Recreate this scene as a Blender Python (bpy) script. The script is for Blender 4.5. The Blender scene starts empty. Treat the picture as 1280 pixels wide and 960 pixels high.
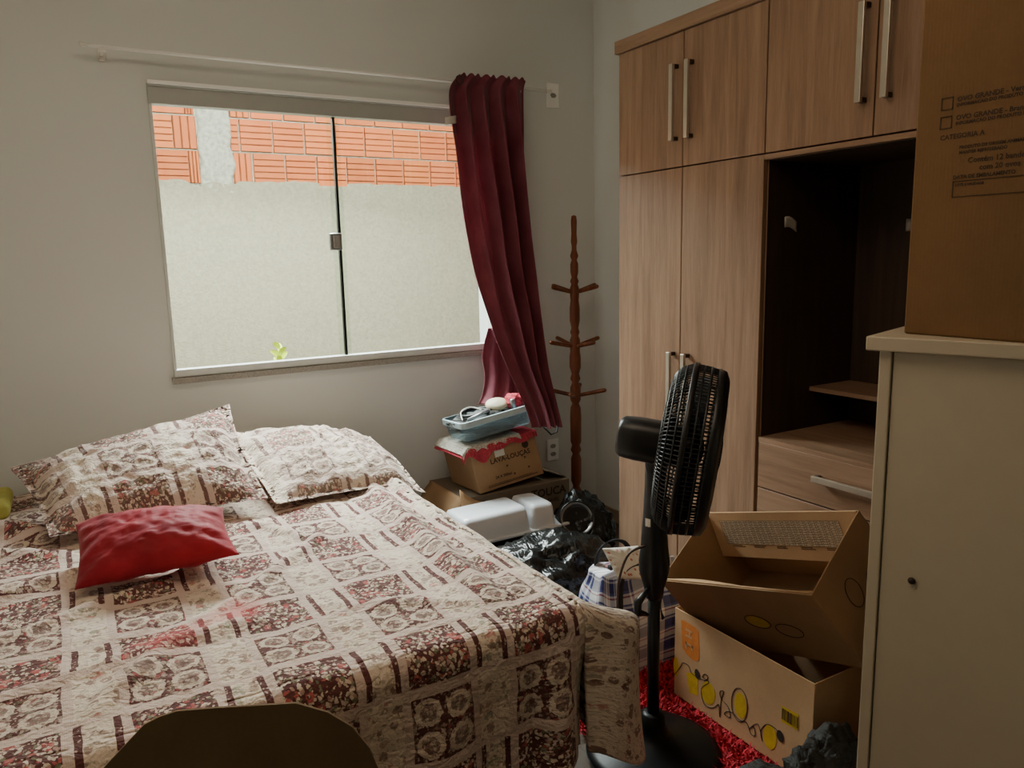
import bpy, bmesh, math, random
from mathutils import Vector, Matrix, noise
random.seed(7)
PI = math.pi
sc = bpy.context.scene
COL = sc.collection
V = Vector

# ------------------------------------------------------------------ mesh builder
class MB:
    def __init__(s):
        s.v = []; s.f = []; s.uv = []; s.sm = []; s.col = []
    def add(s, vs, fs, uvs=None, smooth=False, col=None):
        o = len(s.v)
        s.v += [V(p) for p in vs]
        for i, f in enumerate(fs):
            s.f.append([o + k for k in f])
            s.uv.append([uvs[k] for k in f] if uvs else None)
            s.sm.append(smooth); s.col.append(col)
        return s
    def box(s, lo, hi, M=None, col=None):
        x0, y0, z0 = lo; x1, y1, z1 = hi
        vs = [V((x, y, z)) for z in (z0, z1) for y in (y0, y1) for x in (x0, x1)]
        if M is not None: vs = [M @ p for p in vs]
        return s.add(vs, [(0, 2, 3, 1), (4, 5, 7, 6), (0, 1, 5, 4), (2, 6, 7, 3), (0, 4, 6, 2), (1, 3, 7, 5)], col=col)
    def prism(s, poly, z0, z1, M=None, smooth=False):
        n = len(poly)
        vs = [V((x, y, z0)) for x, y in poly] + [V((x, y, z1)) for x, y in poly]
        if M is not None: vs = [M @ p for p in vs]
        fs = [tuple(range(n))[::-1], tuple(range(n, 2 * n))] + [(i, (i + 1) % n, n + (i + 1) % n, n + i) for i in range(n)]
        return s.add(vs, fs, smooth=smooth)
    def tube(s, pts, r, n=8, closed=False, caps=True):
        pts = [V(p) for p in pts]; m = len(pts)
        rs = r if isinstance(r, (list, tuple)) else [r] * m
        up = None; vs = []
        for i, p in enumerate(pts):
            if closed: t = pts[(i + 1) % m] - pts[i - 1]
            else: t = pts[min(i + 1, m - 1)] - pts[max(i - 1, 0)]
            t.normalize()
            if up is None:
                up = t.orthogonal().normalized()
            else:
                up = up - t * up.dot(t)
                up = up.normalized() if up.length > 1e-6 else t.orthogonal().normalized()
            w = t.cross(up)
            for k in range(n):
                a = 2 * PI * k / n
                vs.append(p + (up * math.cos(a) + w * math.sin(a)) * rs[i])
        fs = []
        for i in range(m if closed else m - 1):
            j = (i + 1) % m
            for k in range(n):
                fs.append((i * n + k, i * n + (k + 1) % n, j * n + (k + 1) % n, j * n + k))
        if caps and not closed:
            fs.append(tuple(range(n))[::-1]); fs.append(tuple(range((m - 1) * n, m * n)))
        return s.add(vs, fs, smooth=True)
    def lathe(s, prof, M=None, n=24, smooth=True):
        ring = (V((*prof[0], 0)) - V((*prof[-1], 0))).length < 1e-6
        # prof: list of (r, h) about local z
        vs = []; m = len(prof)
        for r, h in prof:
            for k in range(n):
                a = 2 * PI * k / n
                vs.append(V((r * math.cos(a), r * math.sin(a), h)))
        if M is not None: vs = [M @ p for p in vs]
        fs = [(i * n + k, i * n + (k + 1) % n, (i + 1) * n + (k + 1) % n, (i + 1) * n + k) for i in range(m - 1) for k in range(n)]
        if not ring and prof[0][0] > 1e-4: fs.append(tuple(range(n))[::-1])
        if not ring and prof[-1][0] > 1e-4: fs.append(tuple(range((m - 1) * n, m * n)))
        return s.add(vs, fs, smooth=smooth)
    def grid(s, fn, nu, nv, uvf=None, skip=None, smooth=True, flip=False):
        vs = []; uvs = []
        for j in range(nv + 1):
            for i in range(nu + 1):
                u, v = i / nu, j / nv
                vs.append(V(fn(u, v))); uvs.append(uvf(u, v) if uvf else (u, v))
        fs = []
        for j in range(nv):
            for i in range(nu):
                if skip and skip((i + .5) / nu, (j + .5) / nv): continue
                a = j * (nu + 1) + i
                q = (a, a + 1, a + nu + 2, a + nu + 1)
                fs.append(q[::-1] if flip else q)
        return s.add(vs, fs, uvs, smooth)
    def obj(s, name, mat, parent=None, bevel=0, solid=0, merge=0, seg=2, subsurf=0, origin=None):
        loc = V((0, 0, 0))
        if parent is not None: loc = wloc(parent)
        elif origin is not None: loc = V(origin)
        me = bpy.data.meshes.new(name)
        me.from_pydata([p - loc for p in s.v], [], s.f)
        if any(s.uv):
            ul = me.uv_layers.new(name='UVMap'); k = 0
            for u, f in zip(s.uv, s.f):
                for q in range(len(f)):
                    ul.data[k].uv = u[q] if u else (0, 0); k += 1
        if any(c is not None for c in s.col):
            ca = me.color_attributes.new('Col', 'FLOAT_COLOR', 'CORNER'); k = 0
            for c, f in zip(s.col, s.f):
                for q in range(len(f)):
                    ca.data[k].color = (*(c or (1, 1, 1)), 1); k += 1
        for p, sm in zip(me.polygons, s.sm): p.use_smooth = sm
        if merge:
            bm = bmesh.new(); bm.from_mesh(me)
            bmesh.ops.remove_doubles(bm, verts=bm.verts, dist=merge)
            bm.to_mesh(me); bm.free()
        me.update()
        o = bpy.data.objects.new(name, me); COL.objects.link(o)
        if mat: me.materials.append(mat)
        if parent is not None: o.parent = parent
        elif origin is not None: o.location = loc
        if solid:
            md = o.modifiers.new('solid', 'SOLIDIFY'); md.thickness = solid; md.offset = 0
        if bevel:
            md = o.modifiers.new('bevel', 'BEVEL'); md.width = bevel; md.segments = seg; md.limit_method = 'ANGLE'; md.angle_limit = .6
        if subsurf:
            md = o.modifiers.new('sub', 'SUBSURF'); md.levels = subsurf; md.render_levels = subsurf
        return o

def wloc(o):
    p = V((0, 0, 0))
    while o is not None:
        p += o.location; o = o.parent
    return p

def thing(name, loc, label, cat, group=None):
    o = bpy.data.objects.new(name, None); COL.objects.link(o); o.location = loc
    o.empty_display_size = .1
    return tag(o, label, cat, group)
def tag(o, label=None, cat=None, group=None):
    if label: o['label'] = label
    if cat: o['category'] = cat
    if group: o['group'] = group
    return o
def struct(o):
    o['kind'] = 'structure'; return o
def frame(origin, x, y, z):
    return Matrix(((x[0], y[0], z[0], origin[0]), (x[1], y[1], z[1], origin[1]), (x[2], y[2], z[2], origin[2]), (0, 0, 0, 1)))
def axis_frame(origin, zdir, up=(0, 0, 1)):
    z = V(zdir).normalized(); u = V(up)
    x = u.cross(z)
    if x.length < 1e-4: x = V((1, 0, 0))
    x.normalize(); y = z.cross(x)
    return frame(V(origin), x, y, z)
def text_mb(s, size, M, align='LEFT', bold=0.0, mb=None, sx=1.0):
    c = bpy.data.curves.new('lettering', 'FONT'); c.body = s; c.size = size; c.align_x = align; c.offset = bold
    c.resolution_u = 2
    o = bpy.data.objects.new('lettering', c); COL.objects.link(o)
    dg = bpy.context.evaluated_depsgraph_get()
    me = o.evaluated_get(dg).to_mesh()
    mb = mb or MB()
    mb.add([M @ V((v.co.x * sx, v.co.y, 0)) for v in me.vertices], [tuple(p.vertices) for p in me.polygons])
    o.evaluated_get(dg).to_mesh_clear()
    bpy.data.objects.remove(o); bpy.data.curves.remove(c)
    return mb
def nz(x, y, z=0.0): return noise.noise(V((x, y, z)))
def smooth(a, b, x):
    t = min(1, max(0, (x - a) / (b - a))); return t * t * (3 - 2 * t)
def lerp(a, b, t): return a + (b - a) * t
def table(rows, t):   # piecewise smooth interpolation of rows of vectors over 0..1
    n = len(rows) - 1; x = t * n; i = min(n - 1, int(x)); f = x - i
    p0 = V(rows[max(0, i - 1)]); p1 = V(rows[i]); p2 = V(rows[i + 1]); p3 = V(rows[min(n, i + 2)])
    return .5 * ((2 * p1) + (p2 - p0) * f + (2 * p0 - 5 * p1 + 4 * p2 - p3) * f * f + (3 * p1 - p0 - 3 * p2 + p3) * f ** 3)

# ------------------------------------------------------------------ materials
def srgb(r, g, b):
    f = lambda c: (c / 255 / 12.92) if c / 255 <= .04045 else ((c / 255 + .055) / 1.055) ** 2.4
    return (f(r), f(g), f(b), 1)
class G:
    """small node graph helper"""
    def __init__(s, name):
        s.m = bpy.data.materials.new(name); s.m.use_nodes = True
        s.t = s.m.node_tree; s.n = s.t.nodes; s.b = s.n['Principled BSDF']; s.out = s.n['Material Output']
    def link(s, a, b): s.t.links.new(a, b)
    def put(s, inp, v):
        if isinstance(v, bpy.types.NodeSocket): s.link(v, inp)
        elif isinstance(v, (int, float)) and inp.type in ('RGBA', 'VECTOR'):
            inp.default_value = (v, v, v, 1) if inp.type == 'RGBA' else (v, v, v)
        else: inp.default_value = v
    def math(s, op, a, b=0.0, c=None):
        n = s.n.new('ShaderNodeMath'); n.operation = op
        s.put(n.inputs[0], a); s.put(n.inputs[1], b)
        if c is not None: s.put(n.inputs[2], c)
        return n.outputs[0]
    def mix(s, f, a, b, blend='MIX'):
        n = s.n.new('ShaderNodeMix'); n.data_type = 'RGBA'; n.blend_type = blend
        s.put(n.inputs[0], f); s.put(n.inputs[6], a); s.put(n.inputs[7], b)
        return n.outputs[2]
    def coord(s, kind='Object', scale=None, rot=None):
        n = s.n.new('ShaderNodeTexCoord'); o = n.outputs[kind]
        if scale is not None or rot is not None:
            mp = s.n.new('ShaderNodeMapping'); s.link(o, mp.inputs[0])
            if scale is not None: mp.inputs['Scale'].default_value = scale if not isinstance(scale, (int, float)) else (scale,) * 3
            if rot is not None: mp.inputs['Rotation'].default_value = rot
            o = mp.outputs[0]
        return o
    def noise(s, vec, scale=5, detail=4, rough=.55, dist=0):
        n = s.n.new('ShaderNodeTexNoise'); s.put(n.inputs['Vector'], vec)
        n.inputs['Scale'].default_value = scale; n.inputs['Detail'].default_value = detail
        n.inputs['Roughness'].default_value = rough; n.inputs['Distortion'].default_value = dist
        return n.outputs['Fac'], n.outputs['Color']
    def voro(s, vec, scale=5, feature='F1', rnd=1.0):
        n = s.n.new('ShaderNodeTexVoronoi'); n.feature = feature; s.put(n.inputs['Vector'], vec)
        n.inputs['Scale'].default_value = scale; n.inputs['Randomness'].default_value = rnd
        return n.outputs['Distance'], (n.outputs['Color'] if 'Color' in n.outputs else None)
    def ramp(s, f, stops, interp='LINEAR'):
        n = s.n.new('ShaderNodeValToRGB'); s.put(n.inputs[0], f); cr = n.color_ramp; cr.interpolation = interp
        while len(cr.elements) < len(stops): cr.elements.new(.5)
        for e, (p, c) in zip(cr.elements, stops):
            e.position = p; e.color = c if len(c) == 4 else (*c, 1)
        return n.outputs[0]
    def sep(s, vec):
        n = s.n.new('ShaderNodeSeparateXYZ'); s.put(n.inputs[0], vec); return n.outputs
    def comb(s, x, y, z=0.0):
        n = s.n.new('ShaderNodeCombineXYZ'); s.put(n.inputs[0], x); s.put(n.inputs[1], y); s.put(n.inputs[2], z); return n.outputs[0]
    def band(s, x, a, b):   # 1 inside a..b
        return s.math('MULTIPLY', s.math('GREATER_THAN', x, a), s.math('LESS_THAN', x, b))
    def bump(s, h, strength=.3, dist=.01, prev=None):
        n = s.n.new('ShaderNodeBump'); s.put(n.inputs['Height'], h)
        n.inputs['Strength'].default_value = strength; n.inputs['Distance'].default_value = dist
        if prev is not None: s.link(prev, n.inputs['Normal'])
        return n.outputs[0]
    def done(s, color=None, rough=None, normal=None, **kw):
        if color is not None: s.put(s.b.inputs['Base Color'], color)
        if rough is not None: s.put(s.b.inputs['Roughness'], rough)
        if normal is not None: s.link(normal, s.b.inputs['Normal'])
        for k, v in kw.items(): s.put(s.b.inputs[k.replace('_', ' ')], v)
        return s.m

def plain(name, c, rough=.5, var=.12, scale=20, metal=0.0, bump=0.0, spec=.5, bscale=None):
    g = G(name); f, _ = g.noise(g.coord('Object'), scale, 3)
    dark = tuple(x * (1 - var) for x in c[:3]) + (1,); lite = tuple(min(1, x * (1 + var)) for x in c[:3]) + (1,)
    col = g.ramp(f, [(.3, dark), (.7, lite)])
    nrm = None
    if bump:
        h, _ = g.noise(g.coord('Object'), bscale or scale * 6, 3); nrm = g.bump(h, bump, .004)
    return g.done(col, rough, nrm, Metallic=metal, Specular_IOR_Level=spec)

def m_wall(name, c):
    g = G(name); co = g.coord('Object')
    f, _ = g.noise(co, 1.3, 3); f2, _ = g.noise(co, 220, 2)
    col = g.ramp(f, [(.3, tuple(x * .96 for x in c[:3]) + (1,)), (.7, c)])
    return g.done(col, .75, g.bump(f2, .08, .002), Specular_IOR_Level=.25)
def m_wood(name, c1, c2, c3, rough=.45, axis='Z', scale=1.0, spec=.35):
    g = G(name)
    sc_ = {'Z': (9, 9, .55), 'Y': (9, .55, 9), 'X': (.55, 9, 9)}[axis]
    co = g.coord('Object', tuple(x * scale for x in sc_))
    f, _ = g.noise(co, 3.0, 6, .6, .6)
    f2, _ = g.noise(g.coord('Object', tuple(x * 6 * scale for x in sc_)), 5, 3, .6)
    m = g.math('ADD', g.math('MULTIPLY', f, .75), g.math('MULTIPLY', f2, .25))
    col = g.ramp(m, [(.32, c1), (.5, c2), (.68, c3)])
    return g.done(col, rough, g.bump(f2, .06, .001), Specular_IOR_Level=spec)
def m_card(name, c, rough=.75):
    g = G(name); co = g.coord('Object')
    f, _ = g.noise(co, 6, 4); f2, _ = g.noise(co, 160, 2)
    s = g.sep(co)
    rib = g.math('SINE', g.math('MULTIPLY', g.math('ADD', s[0], s[1]), 900))
    col = g.ramp(g.math('ADD', g.math('MULTIPLY', f, .8), g.math('MULTIPLY', f2, .2)), [(.3, tuple(x * .82 for x in c[:3]) + (1,)), (.7, tuple(x * 1.1 for x in c[:3]) + (1,))])
    h = g.math('ADD', g.math('MULTIPLY', rib, .2), g.math('MULTIPLY', f, 2))
    return g.done(col, rough, g.bump(h, .12, .002), Specular_IOR_Level=.2)

def m_quilt(name, PX=.262, PY=.172, ox=0.0, oy=0.0, stain=False, fade=0.0, border=False):
    g = G(name); uv = g.coord('UV'); u, v, _ = g.sep(uv)
    # quilted wobble so that seams are not ruler straight
    wob, wc = g.noise(uv, 9, 2)
    wx = g.math('MULTIPLY', g.math('SUBTRACT', g.sep(wc)[0], .5), .014)
    wy = g.math('MULTIPLY', g.math('SUBTRACT', g.sep(wc)[1], .5), .014)
    U = g.math('DIVIDE', g.math('ADD', g.math('ADD', u, wx), ox), PX)
    W = g.math('DIVIDE', g.math('ADD', g.math('ADD', v, wy), oy), PY)
    fx = g.math('FRACT', U); fy = g.math('FRACT', W)
    par = g.math('MODULO', g.math('ADD', g.math('FLOOR', W), 100), 2.0)
    npar = g.math('SUBTRACT', 1.0, par)
    # motifs
    dn, dc = g.noise(uv, 85, 2, .5); dcx = g.sep(dc)
    uvd = g.comb(g.math('ADD', u, g.math('MULTIPLY', g.math('SUBTRACT', dcx[0], .5), .016)), g.math('ADD', v, g.math('MULTIPLY', g.math('SUBTRACT', dcx[1], .5), .016)))
    d1, c1 = g.voro(uvd, 42); r1 = g.sep(c1)
    d2, c2 = g.voro(uvd, 120); r2 = g.sep(c2)
    cream = srgb(220, 201, 182); pinkc = srgb(200, 176, 160)
    burg = srgb(98, 60, 57); rose = srgb(182, 92, 88); green = srgb(126, 126, 100); tan = srgb(150, 118, 98)
    flower = g.ramp(r1[0], [(0, srgb(128, 84, 76)), (.3, rose), (.42, green), (.66, tan), (.82, srgb(112, 74, 70))], 'CONSTANT')
    petal = g.math('MULTIPLY', g.math('GREATER_THAN', dn, .44), .8)
    spot = g.math('MULTIPLY', g.math('LESS_THAN', d1, g.math('MULTIPLY', r1[1], .6)), petal)
    spot2 = g.math('MULTIPLY', g.math('LESS_THAN', d2, .4), g.math('GREATER_THAN', r2[1], .6))
    creamf = g.mix(g.math('MULTIPLY', spot2, .42), cream, srgb(140, 128, 104))
    creamf = g.mix(g.math('MULTIPLY', spot, .75), creamf, flower)
    d3, c3 = g.voro(uvd, 30 if not border else 27); r3 = g.sep(c3)
    ros = g.math('MULTIPLY', g.math('LESS_THAN', d3, .34), g.math('GREATER_THAN', r3[0], .25 if border else .5))
    ros = g.math('MULTIPLY', ros, g.math('GREATER_THAN', dn, .40))
    creamf = g.mix(g.math('MULTIPLY', ros, .8 if border else .6), creamf, srgb(118, 78, 68))
    lites = g.ramp(r2[0], [(0, cream), (.4, srgb(182, 146, 132)), (.58, green), (.75, cream), (.92, rose)], 'CONSTANT')
    big, _ = g.noise(uv, 26, 3)
    dense = g.math('LESS_THAN', d2, g.math('ADD', g.math('MULTIPLY', r2[1], .30), g.math('MULTIPLY', big, .70)))
    bf = g.mix(g.math('MULTIPLY', dense, .9), burg, lites)
    bigrose = g.math('MULTIPLY', g.math('LESS_THAN', d1, .40), g.math('MULTIPLY', petal, g.math('GREATER_THAN', r1[2], .8)))
    bf = g.mix(bigrose, bf, rose)
    # wreath block: four rings of pale sprigs
    ax = g.math('FRACT', g.math('MULTIPLY', g.math('DIVIDE', fx, .56), 2.0)); ay = g.math('FRACT', g.math('MULTIPLY', g.math('DIVIDE', g.math('SUBTRACT', fy, .08), .84), 2.0))
    ex = g.math('SUBTRACT', ax, .5); ey = g.math('SUBTRACT', ay, .5)
    rr = g.math('ADD', g.math('SQRT', g.math('ADD', g.math('MULTIPLY', ex, ex), g.math('MULTIPLY', ey, ey))), g.math('MULTIPLY', g.math('SUBTRACT', dn, .5), .22))
    ring = g.band(rr, .27, .43)
    wr = g.mix(g.math('MULTIPLY', dense, .55), burg, lites)
    wr = g.mix(g.math('MULTIPLY', ring, .85), wr, g.mix(g.math('MULTIPLY', spot2, .7), cream, srgb(150, 118, 100)))
    wr = g.mix(g.math('MULTIPLY', g.math('LESS_THAN', rr, .27), .22), wr, creamf)
    # sash: pinkish cream with fine trellis
    t1 = g.math('SINE', g.math('MULTIPLY', g.math('ADD', u, v), 900)); t2 = g.math('SINE', g.math('MULTIPLY', g.math('SUBTRACT', u, v), 900))
    tr = g.math('GREATER_THAN', g.math('MULTIPLY', t1, t2), .25)
    sash = g.mix(g.math('MULTIPLY', tr, .3), srgb(210, 187, 174), srgb(174, 142, 132))
    # bars: burgundy with tiny cream dots
    dots = g.math('MULTIPLY', g.math('LESS_THAN', d2, .34), g.math('GREATER_THAN', r2[0], .45))
    bar = g.mix(g.math('MULTIPLY', dots, .8), burg, pinkc)
    inA = g.band(fx, .0, .56); inB = g.band(fx, .63, .93); rowin = g.band(fy, .08, .92)
    # every second column pair drops its burgundy block so the rhythm is not a checkerboard
    colA = g.mix(par, bf, wr)
    edge = g.math('ADD', g.band(fx, .63, .68), g.band(fx, .88, .93))
    colB = g.mix(g.math('MULTIPLY', edge, npar), creamf, bar)
    col = g.mix(g.math('MULTIPLY', inA, rowin), sash, colA)
    col = g.mix(g.math('MULTIPLY', inB, g.math('ADD', g.math('MULTIPLY', rowin, npar), g.math('MULTIPLY', par, 1.0))), col, colB)
    if border: col = creamf
    if fade: col = g.mix(fade, col, cream)
    if stain:
        for (sx, sy, rad, k) in ((.125, 1.80, .09, .55), (.30, 1.88, .085, .5), (.21, 1.84, .06, .35)):
            du = g.math('SUBTRACT', u, sx); dv = g.math('SUBTRACT', v, sy)
            dd = g.math('SQRT', g.math('ADD', g.math('MULTIPLY', du, du), g.math('MULTIPLY', dv, dv)))
            fn, _ = g.noise(uv, 22, 4)
            mk = g.math('MULTIPLY', g.math('SUBTRACT', 1.0, g.math('SMOOTH_MIN', g.math('DIVIDE', dd, rad), 1.0, .3)), g.math('MULTIPLY', fn, 2.4))
            n = g.n.new('ShaderNodeClamp'); g.link(mk, n.inputs[0])
            col = g.mix(g.math('MULTIPLY', n.outputs[0], k), col, srgb(205, 70, 74))
    # quilting relief
    q, _ = g.noise(g.comb(g.math('MULTIPLY', u, .7), v), 62, 2, .5, .8); q2, _ = g.noise(uv, 130, 3)
    seam = g.math('ADD', g.math('MULTIPLY', inA, rowin), g.math('MULTIPLY', inB, rowin))
    h = g.math('ADD', q, g.math('ADD', g.math('MULTIPLY', q2, .3), g.math('MULTIPLY', seam, .12)))
    return g.done(col, .9, g.bump(h, .3 if border else .58, .014), Specular_IOR_Level=.12, Sheen_Weight=.15)

M = {}
M['wall'] = m_wall('wall paint', srgb(220, 223, 220))
M['ceil'] = m_wall('ceiling paint', srgb(232, 230, 222))
g = G('floor tile'); co = g.coord('Object'); f, _ = g.noise(co, 5, 5); b_ = g.n.new('ShaderNodeTexBrick'); g.link(co, b_.inputs['Vector'])
b_.offset = 0; b_.inputs['Scale'].default_value = 1; b_.inputs['Brick Width'].default_value = .6; b_.inputs['Row Height'].default_value = .6; b_.inputs['Mortar Size'].default_value = .004
b_.inputs['Color1'].default_value = srgb(84, 70, 56); b_.inputs['Color2'].default_value = srgb(80, 66, 53); b_.inputs['Mortar'].default_value = srgb(54, 47, 40)
M['floor'] = g.done(g.mix(g.math('MULTIPLY', f, .35), b_.outputs['Color'], srgb(80, 66, 52)), .35)
M['base'] = plain('skirting tile', srgb(150, 134, 112), .4, .08)
M['alu'] = plain('white aluminium', srgb(214, 218, 214), .35, .03)
M['bright'] = plain('bright white metal', srgb(246, 246, 242), .3, .01)
M['alushade'] = plain('grey aluminium', srgb(170, 172, 166), .4, .03)
M['granite'] = plain('grey granite', srgb(150, 146, 138), .35, .45, 260)
M['black'] = plain('black rubber', srgb(18, 18, 19), .6)
M['chrome'] = plain('satin metal', srgb(170, 172, 172), .3, .04, metal=.8)
M['plate'] = plain('white plastic', srgb(226, 224, 214), .35, .02)
M['plateshade'] = plain('grey plastic', srgb(150, 150, 145), .4, .03)
g = G('window glass'); tr_ = g.n.new('ShaderNodeBsdfTransparent'); gl = g.n.new('ShaderNodeBsdfGlossy'); gl.inputs['Roughness'].default_value = .02
tr_.inputs[0].default_value = (.93, .97, .94, 1); mx = g.n.new('ShaderNodeMixShader'); mx.inputs[0].default_value = .035
g.link(tr_.outputs[0], mx.inputs[1]); g.link(gl.outputs[0], mx.inputs[2]); g.link(mx.outputs[0], g.out.inputs[0]); M['glass'] = g.m
M['quilt'] = m_quilt('patchwork quilt', ox=.226, oy=.0, stain=True)
M['border'] = m_quilt('cream rose border', border=True)
M['sham'] = m_quilt('patchwork pillow sham', PX=.30, PY=.2, ox=.08, oy=.05, fade=.1)
M['sham2'] = m_quilt('patchwork pillow sham two', PX=.30, PY=.2, ox=.21, oy=.13, fade=.22)
M['mattress'] = plain('mattress ticking', srgb(190, 186, 120), .9)
M['bedbase'] = plain('black bed fabric', srgb(22, 20, 20), .9, .2, 60)
# red cushion satin
g = G('crimson satin'); co = g.coord('Object'); f, _ = g.noise(co, 7, 3); w, _ = g.noise(g.coord('Object', (6, 26, 26)), 2, 2)
M['red'] = g.done(g.ramp(f, [(.3, srgb(128, 14, 30)), (.7, srgb(168, 26, 44))]), .62, g.bump(w, .2, .008), Sheen_Weight=.1, Specular_IOR_Level=.2)
# curtain
g = G('burgundy curtain cloth'); uv = g.coord('UV'); f, _ = g.noise(uv, 6, 3); wv = g.sep(uv)
wx = g.math('SINE', g.math('MULTIPLY', wv[0], 900)); wy = g.math('SINE', g.math('MULTIPLY', wv[1], 900))
c = g.ramp(f, [(.3, srgb(122, 54, 68)), (.7, srgb(148, 78, 92))]); 
g.done(c, .7, g.bump(g.math('MULTIPLY', wx, wy), .15, .001), Sheen_Weight=.2, Specular_IOR_Level=.25)
tl = g.n.new('ShaderNodeBsdfTranslucent'); g.link(c, tl.inputs[0]); mx = g.n.new('ShaderNodeMixShader'); mx.inputs[0].default_value = .3
g.link(g.b.outputs[0], mx.inputs[1]); g.link(tl.outputs[0], mx.inputs[2]); g.link(mx.outputs[0], g.out.inputs[0]); M['curtain'] = g.m
M['rackwood'] = m_wood('turned varnished wood', srgb(84, 42, 24), srgb(116, 64, 38), srgb(136, 80, 50), .35, 'Z', 1.4)
M['oak'] = m_wood('taupe oak veneer', srgb(124, 96, 76), srgb(148, 117, 94), srgb(166, 135, 110), .42, 'Z')
M['oakh'] = m_wood('taupe oak veneer lying', srgb(124, 96, 76), srgb(148, 117, 94), srgb(166, 135, 110), .42, 'Y')
M['oakshade'] = m_wood('shaded oak', srgb(58, 44, 35), srgb(68, 53, 43), srgb(78, 61, 49), .5, 'Z')  # darkened copy of the oak, niche shade put into the colour
M['steel'] = plain('brushed steel', srgb(196, 188, 174), .32, .05, metal=.75)
M['darkmetal'] = plain('dark steel', srgb(70, 60, 52), .4, .05, metal=.6)
M['tape'] = plain('paper tape', srgb(196, 190, 178), .8, .05)
M['fan'] = plain('black plastic', srgb(17, 17, 18), .38, .1, 30)
M['fangloss'] = plain('glossy black plastic', srgb(10, 10, 11), .4, .1, 30, spec=.2)
M['sticker'] = plain('pale sticker', srgb(214, 210, 198), .6, .05)
M['card'] = m_card('brown cardboard', srgb(166, 132, 98))
M['cardlight'] = m_card('pale cardboard', srgb(196, 158, 120))
M['cardgrey'] = m_card('greyish cardboard', srgb(120, 106, 90))
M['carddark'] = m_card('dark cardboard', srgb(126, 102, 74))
M['cardegg'] = m_card('golden brown cardboard', srgb(124, 94, 62))
M['ink'] = plain('black ink', srgb(44, 34, 26), .8)
M['inkbrown'] = plain('brown ink', srgb(70, 52, 36), .8)
M['inkyellow'] = plain('yellow ink', srgb(196, 160, 20), .8, .12, 60)
M['inkorange'] = plain('orange ink', srgb(206, 120, 50), .8, .1, 60)
M['white'] = plain('white lacquer', srgb(200, 186, 162), .45, .02)
g = G('black bin bag film'); co = g.coord('Object'); f, _ = g.noise(co, 6, 2, .4, 2.5); f2, _ = g.noise(g.coord('Object', (14, 5, 8)), 1.6, 2, .5, 3)
M['bin'] = g.done(srgb(12, 14, 14), .27, g.bump(g.math('ADD', f, g.math('MULTIPLY', f2, .8)), .35, .025), Specular_IOR_Level=.5)
# plaid
g = G('woven plaid'); co = g.coord('UV'); u, v, _ = g.sep(co)
def plaidline(x, per, segs, base):
    f_ = g.math('FRACT', g.math('DIVIDE', x, per)); return g.ramp(f_, [(p, c_) for p, c_ in segs], 'CONSTANT')
seg = [(0, srgb(38, 42, 92)), (.26, srgb(196, 196, 204)), (.34, srgb(60, 66, 120)), (.42, srgb(214, 212, 214)), (.62, srgb(214, 212, 214)), (.66, srgb(150, 58, 56)), (.72, srgb(214, 212, 214)), (.80, srgb(70, 76, 128)), (.9, srgb(30, 32, 70))]
a_ = plaidline(u, .085, seg, 0); b2 = plaidline(v, .085, seg, 0)
M['plaid'] = g.done(g.mix(.5, a_, b2), .45, None)
M['strap'] = plain('black webbing', srgb(24, 24, 28), .7)
g = G('floral white cloth'); co = g.coord('UV'); d, c = g.voro(co, 60); r = g.sep(c)
M['floral'] = g.done(g.mix(g.math('MULTIPLY', g.math('LESS_THAN', d, .3), g.math('GREATER_THAN', r[0], .4)), srgb(222, 216, 206), srgb(188, 120, 104)), .8)
M['greycloth'] = plain('grey knit', srgb(66, 66, 64), .7, .6, 60)
g = G('dusky green fabric'); co = g.coord('Object'); f, _ = g.noise(co, 12, 5, .6, 1); M['darkbag'] = g.done(g.ramp(f, [(.3, srgb(16, 14, 12)), (.7, srgb(44, 40, 33))]), .7, g.bump(f, .6, .03))
M['beige'] = plain('beige cloth', srgb(160, 138, 112), .9)
M['trayw'] = plain('white moulded plastic', srgb(214, 216, 220), .3, .02)
M['pot'] = plain('dark enamel', srgb(24, 24, 23), .3, .1)
M['rug'] = plain('red shag', srgb(170, 8, 34), .8, .35, 60)
M['crochetred'] = plain('coral crochet yarn', srgb(196, 62, 78), .9, .2, 120, bump=.5)
M['crochetw'] = plain('white and grey crochet yarn', srgb(196, 188, 174), .9, .3, 60, bump=.5)
g = G('clear bluish plastic'); g.done(srgb(170, 190, 198), .12); tr_ = g.n.new('ShaderNodeBsdfTransparent'); tr_.inputs[0].default_value = (.85, .9, .92, 1)
mx = g.n.new('ShaderNodeMixShader'); mx.inputs[0].default_value = .2; g.link(tr_.outputs[0], mx.inputs[1]); g.link(g.b.outputs[0], mx.inputs[2]); g.link(mx.outputs[0], g.out.inputs[0]); M['clear'] = g.m
M['rim'] = plain('pale blue plastic', srgb(186, 206, 212), .3, .03)
# outside
g = G('hollow clay brick'); co = g.coord('Object'); s_ = g.sep(co); at = g.n.new('ShaderNodeVertexColor'); at.layer_name = 'Col'
f, _ = g.noise(co, 14, 4)
col = g.mix(g.math('MULTIPLY', f, .5), at.outputs[0], srgb(220, 132, 80))
M['brick'] = g.done(col, .85)
M['mortar'] = plain('rough mortar', srgb(196, 186, 164), .95, .25, 40, bump=.8)
M['plaster'] = plain('grey render', srgb(158, 150, 126), .95, .13, 55, bump=.9, bscale=90)
M['concrete'] = plain('rough concrete', srgb(176, 172, 154), .95, .3, 40, bump=1.0, bscale=60)
M['soil'] = plain('soil', srgb(120, 100, 78), .95)
M['leaf'] = plain('yellow green leaf', srgb(196, 214, 40), .5, .15)

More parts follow.
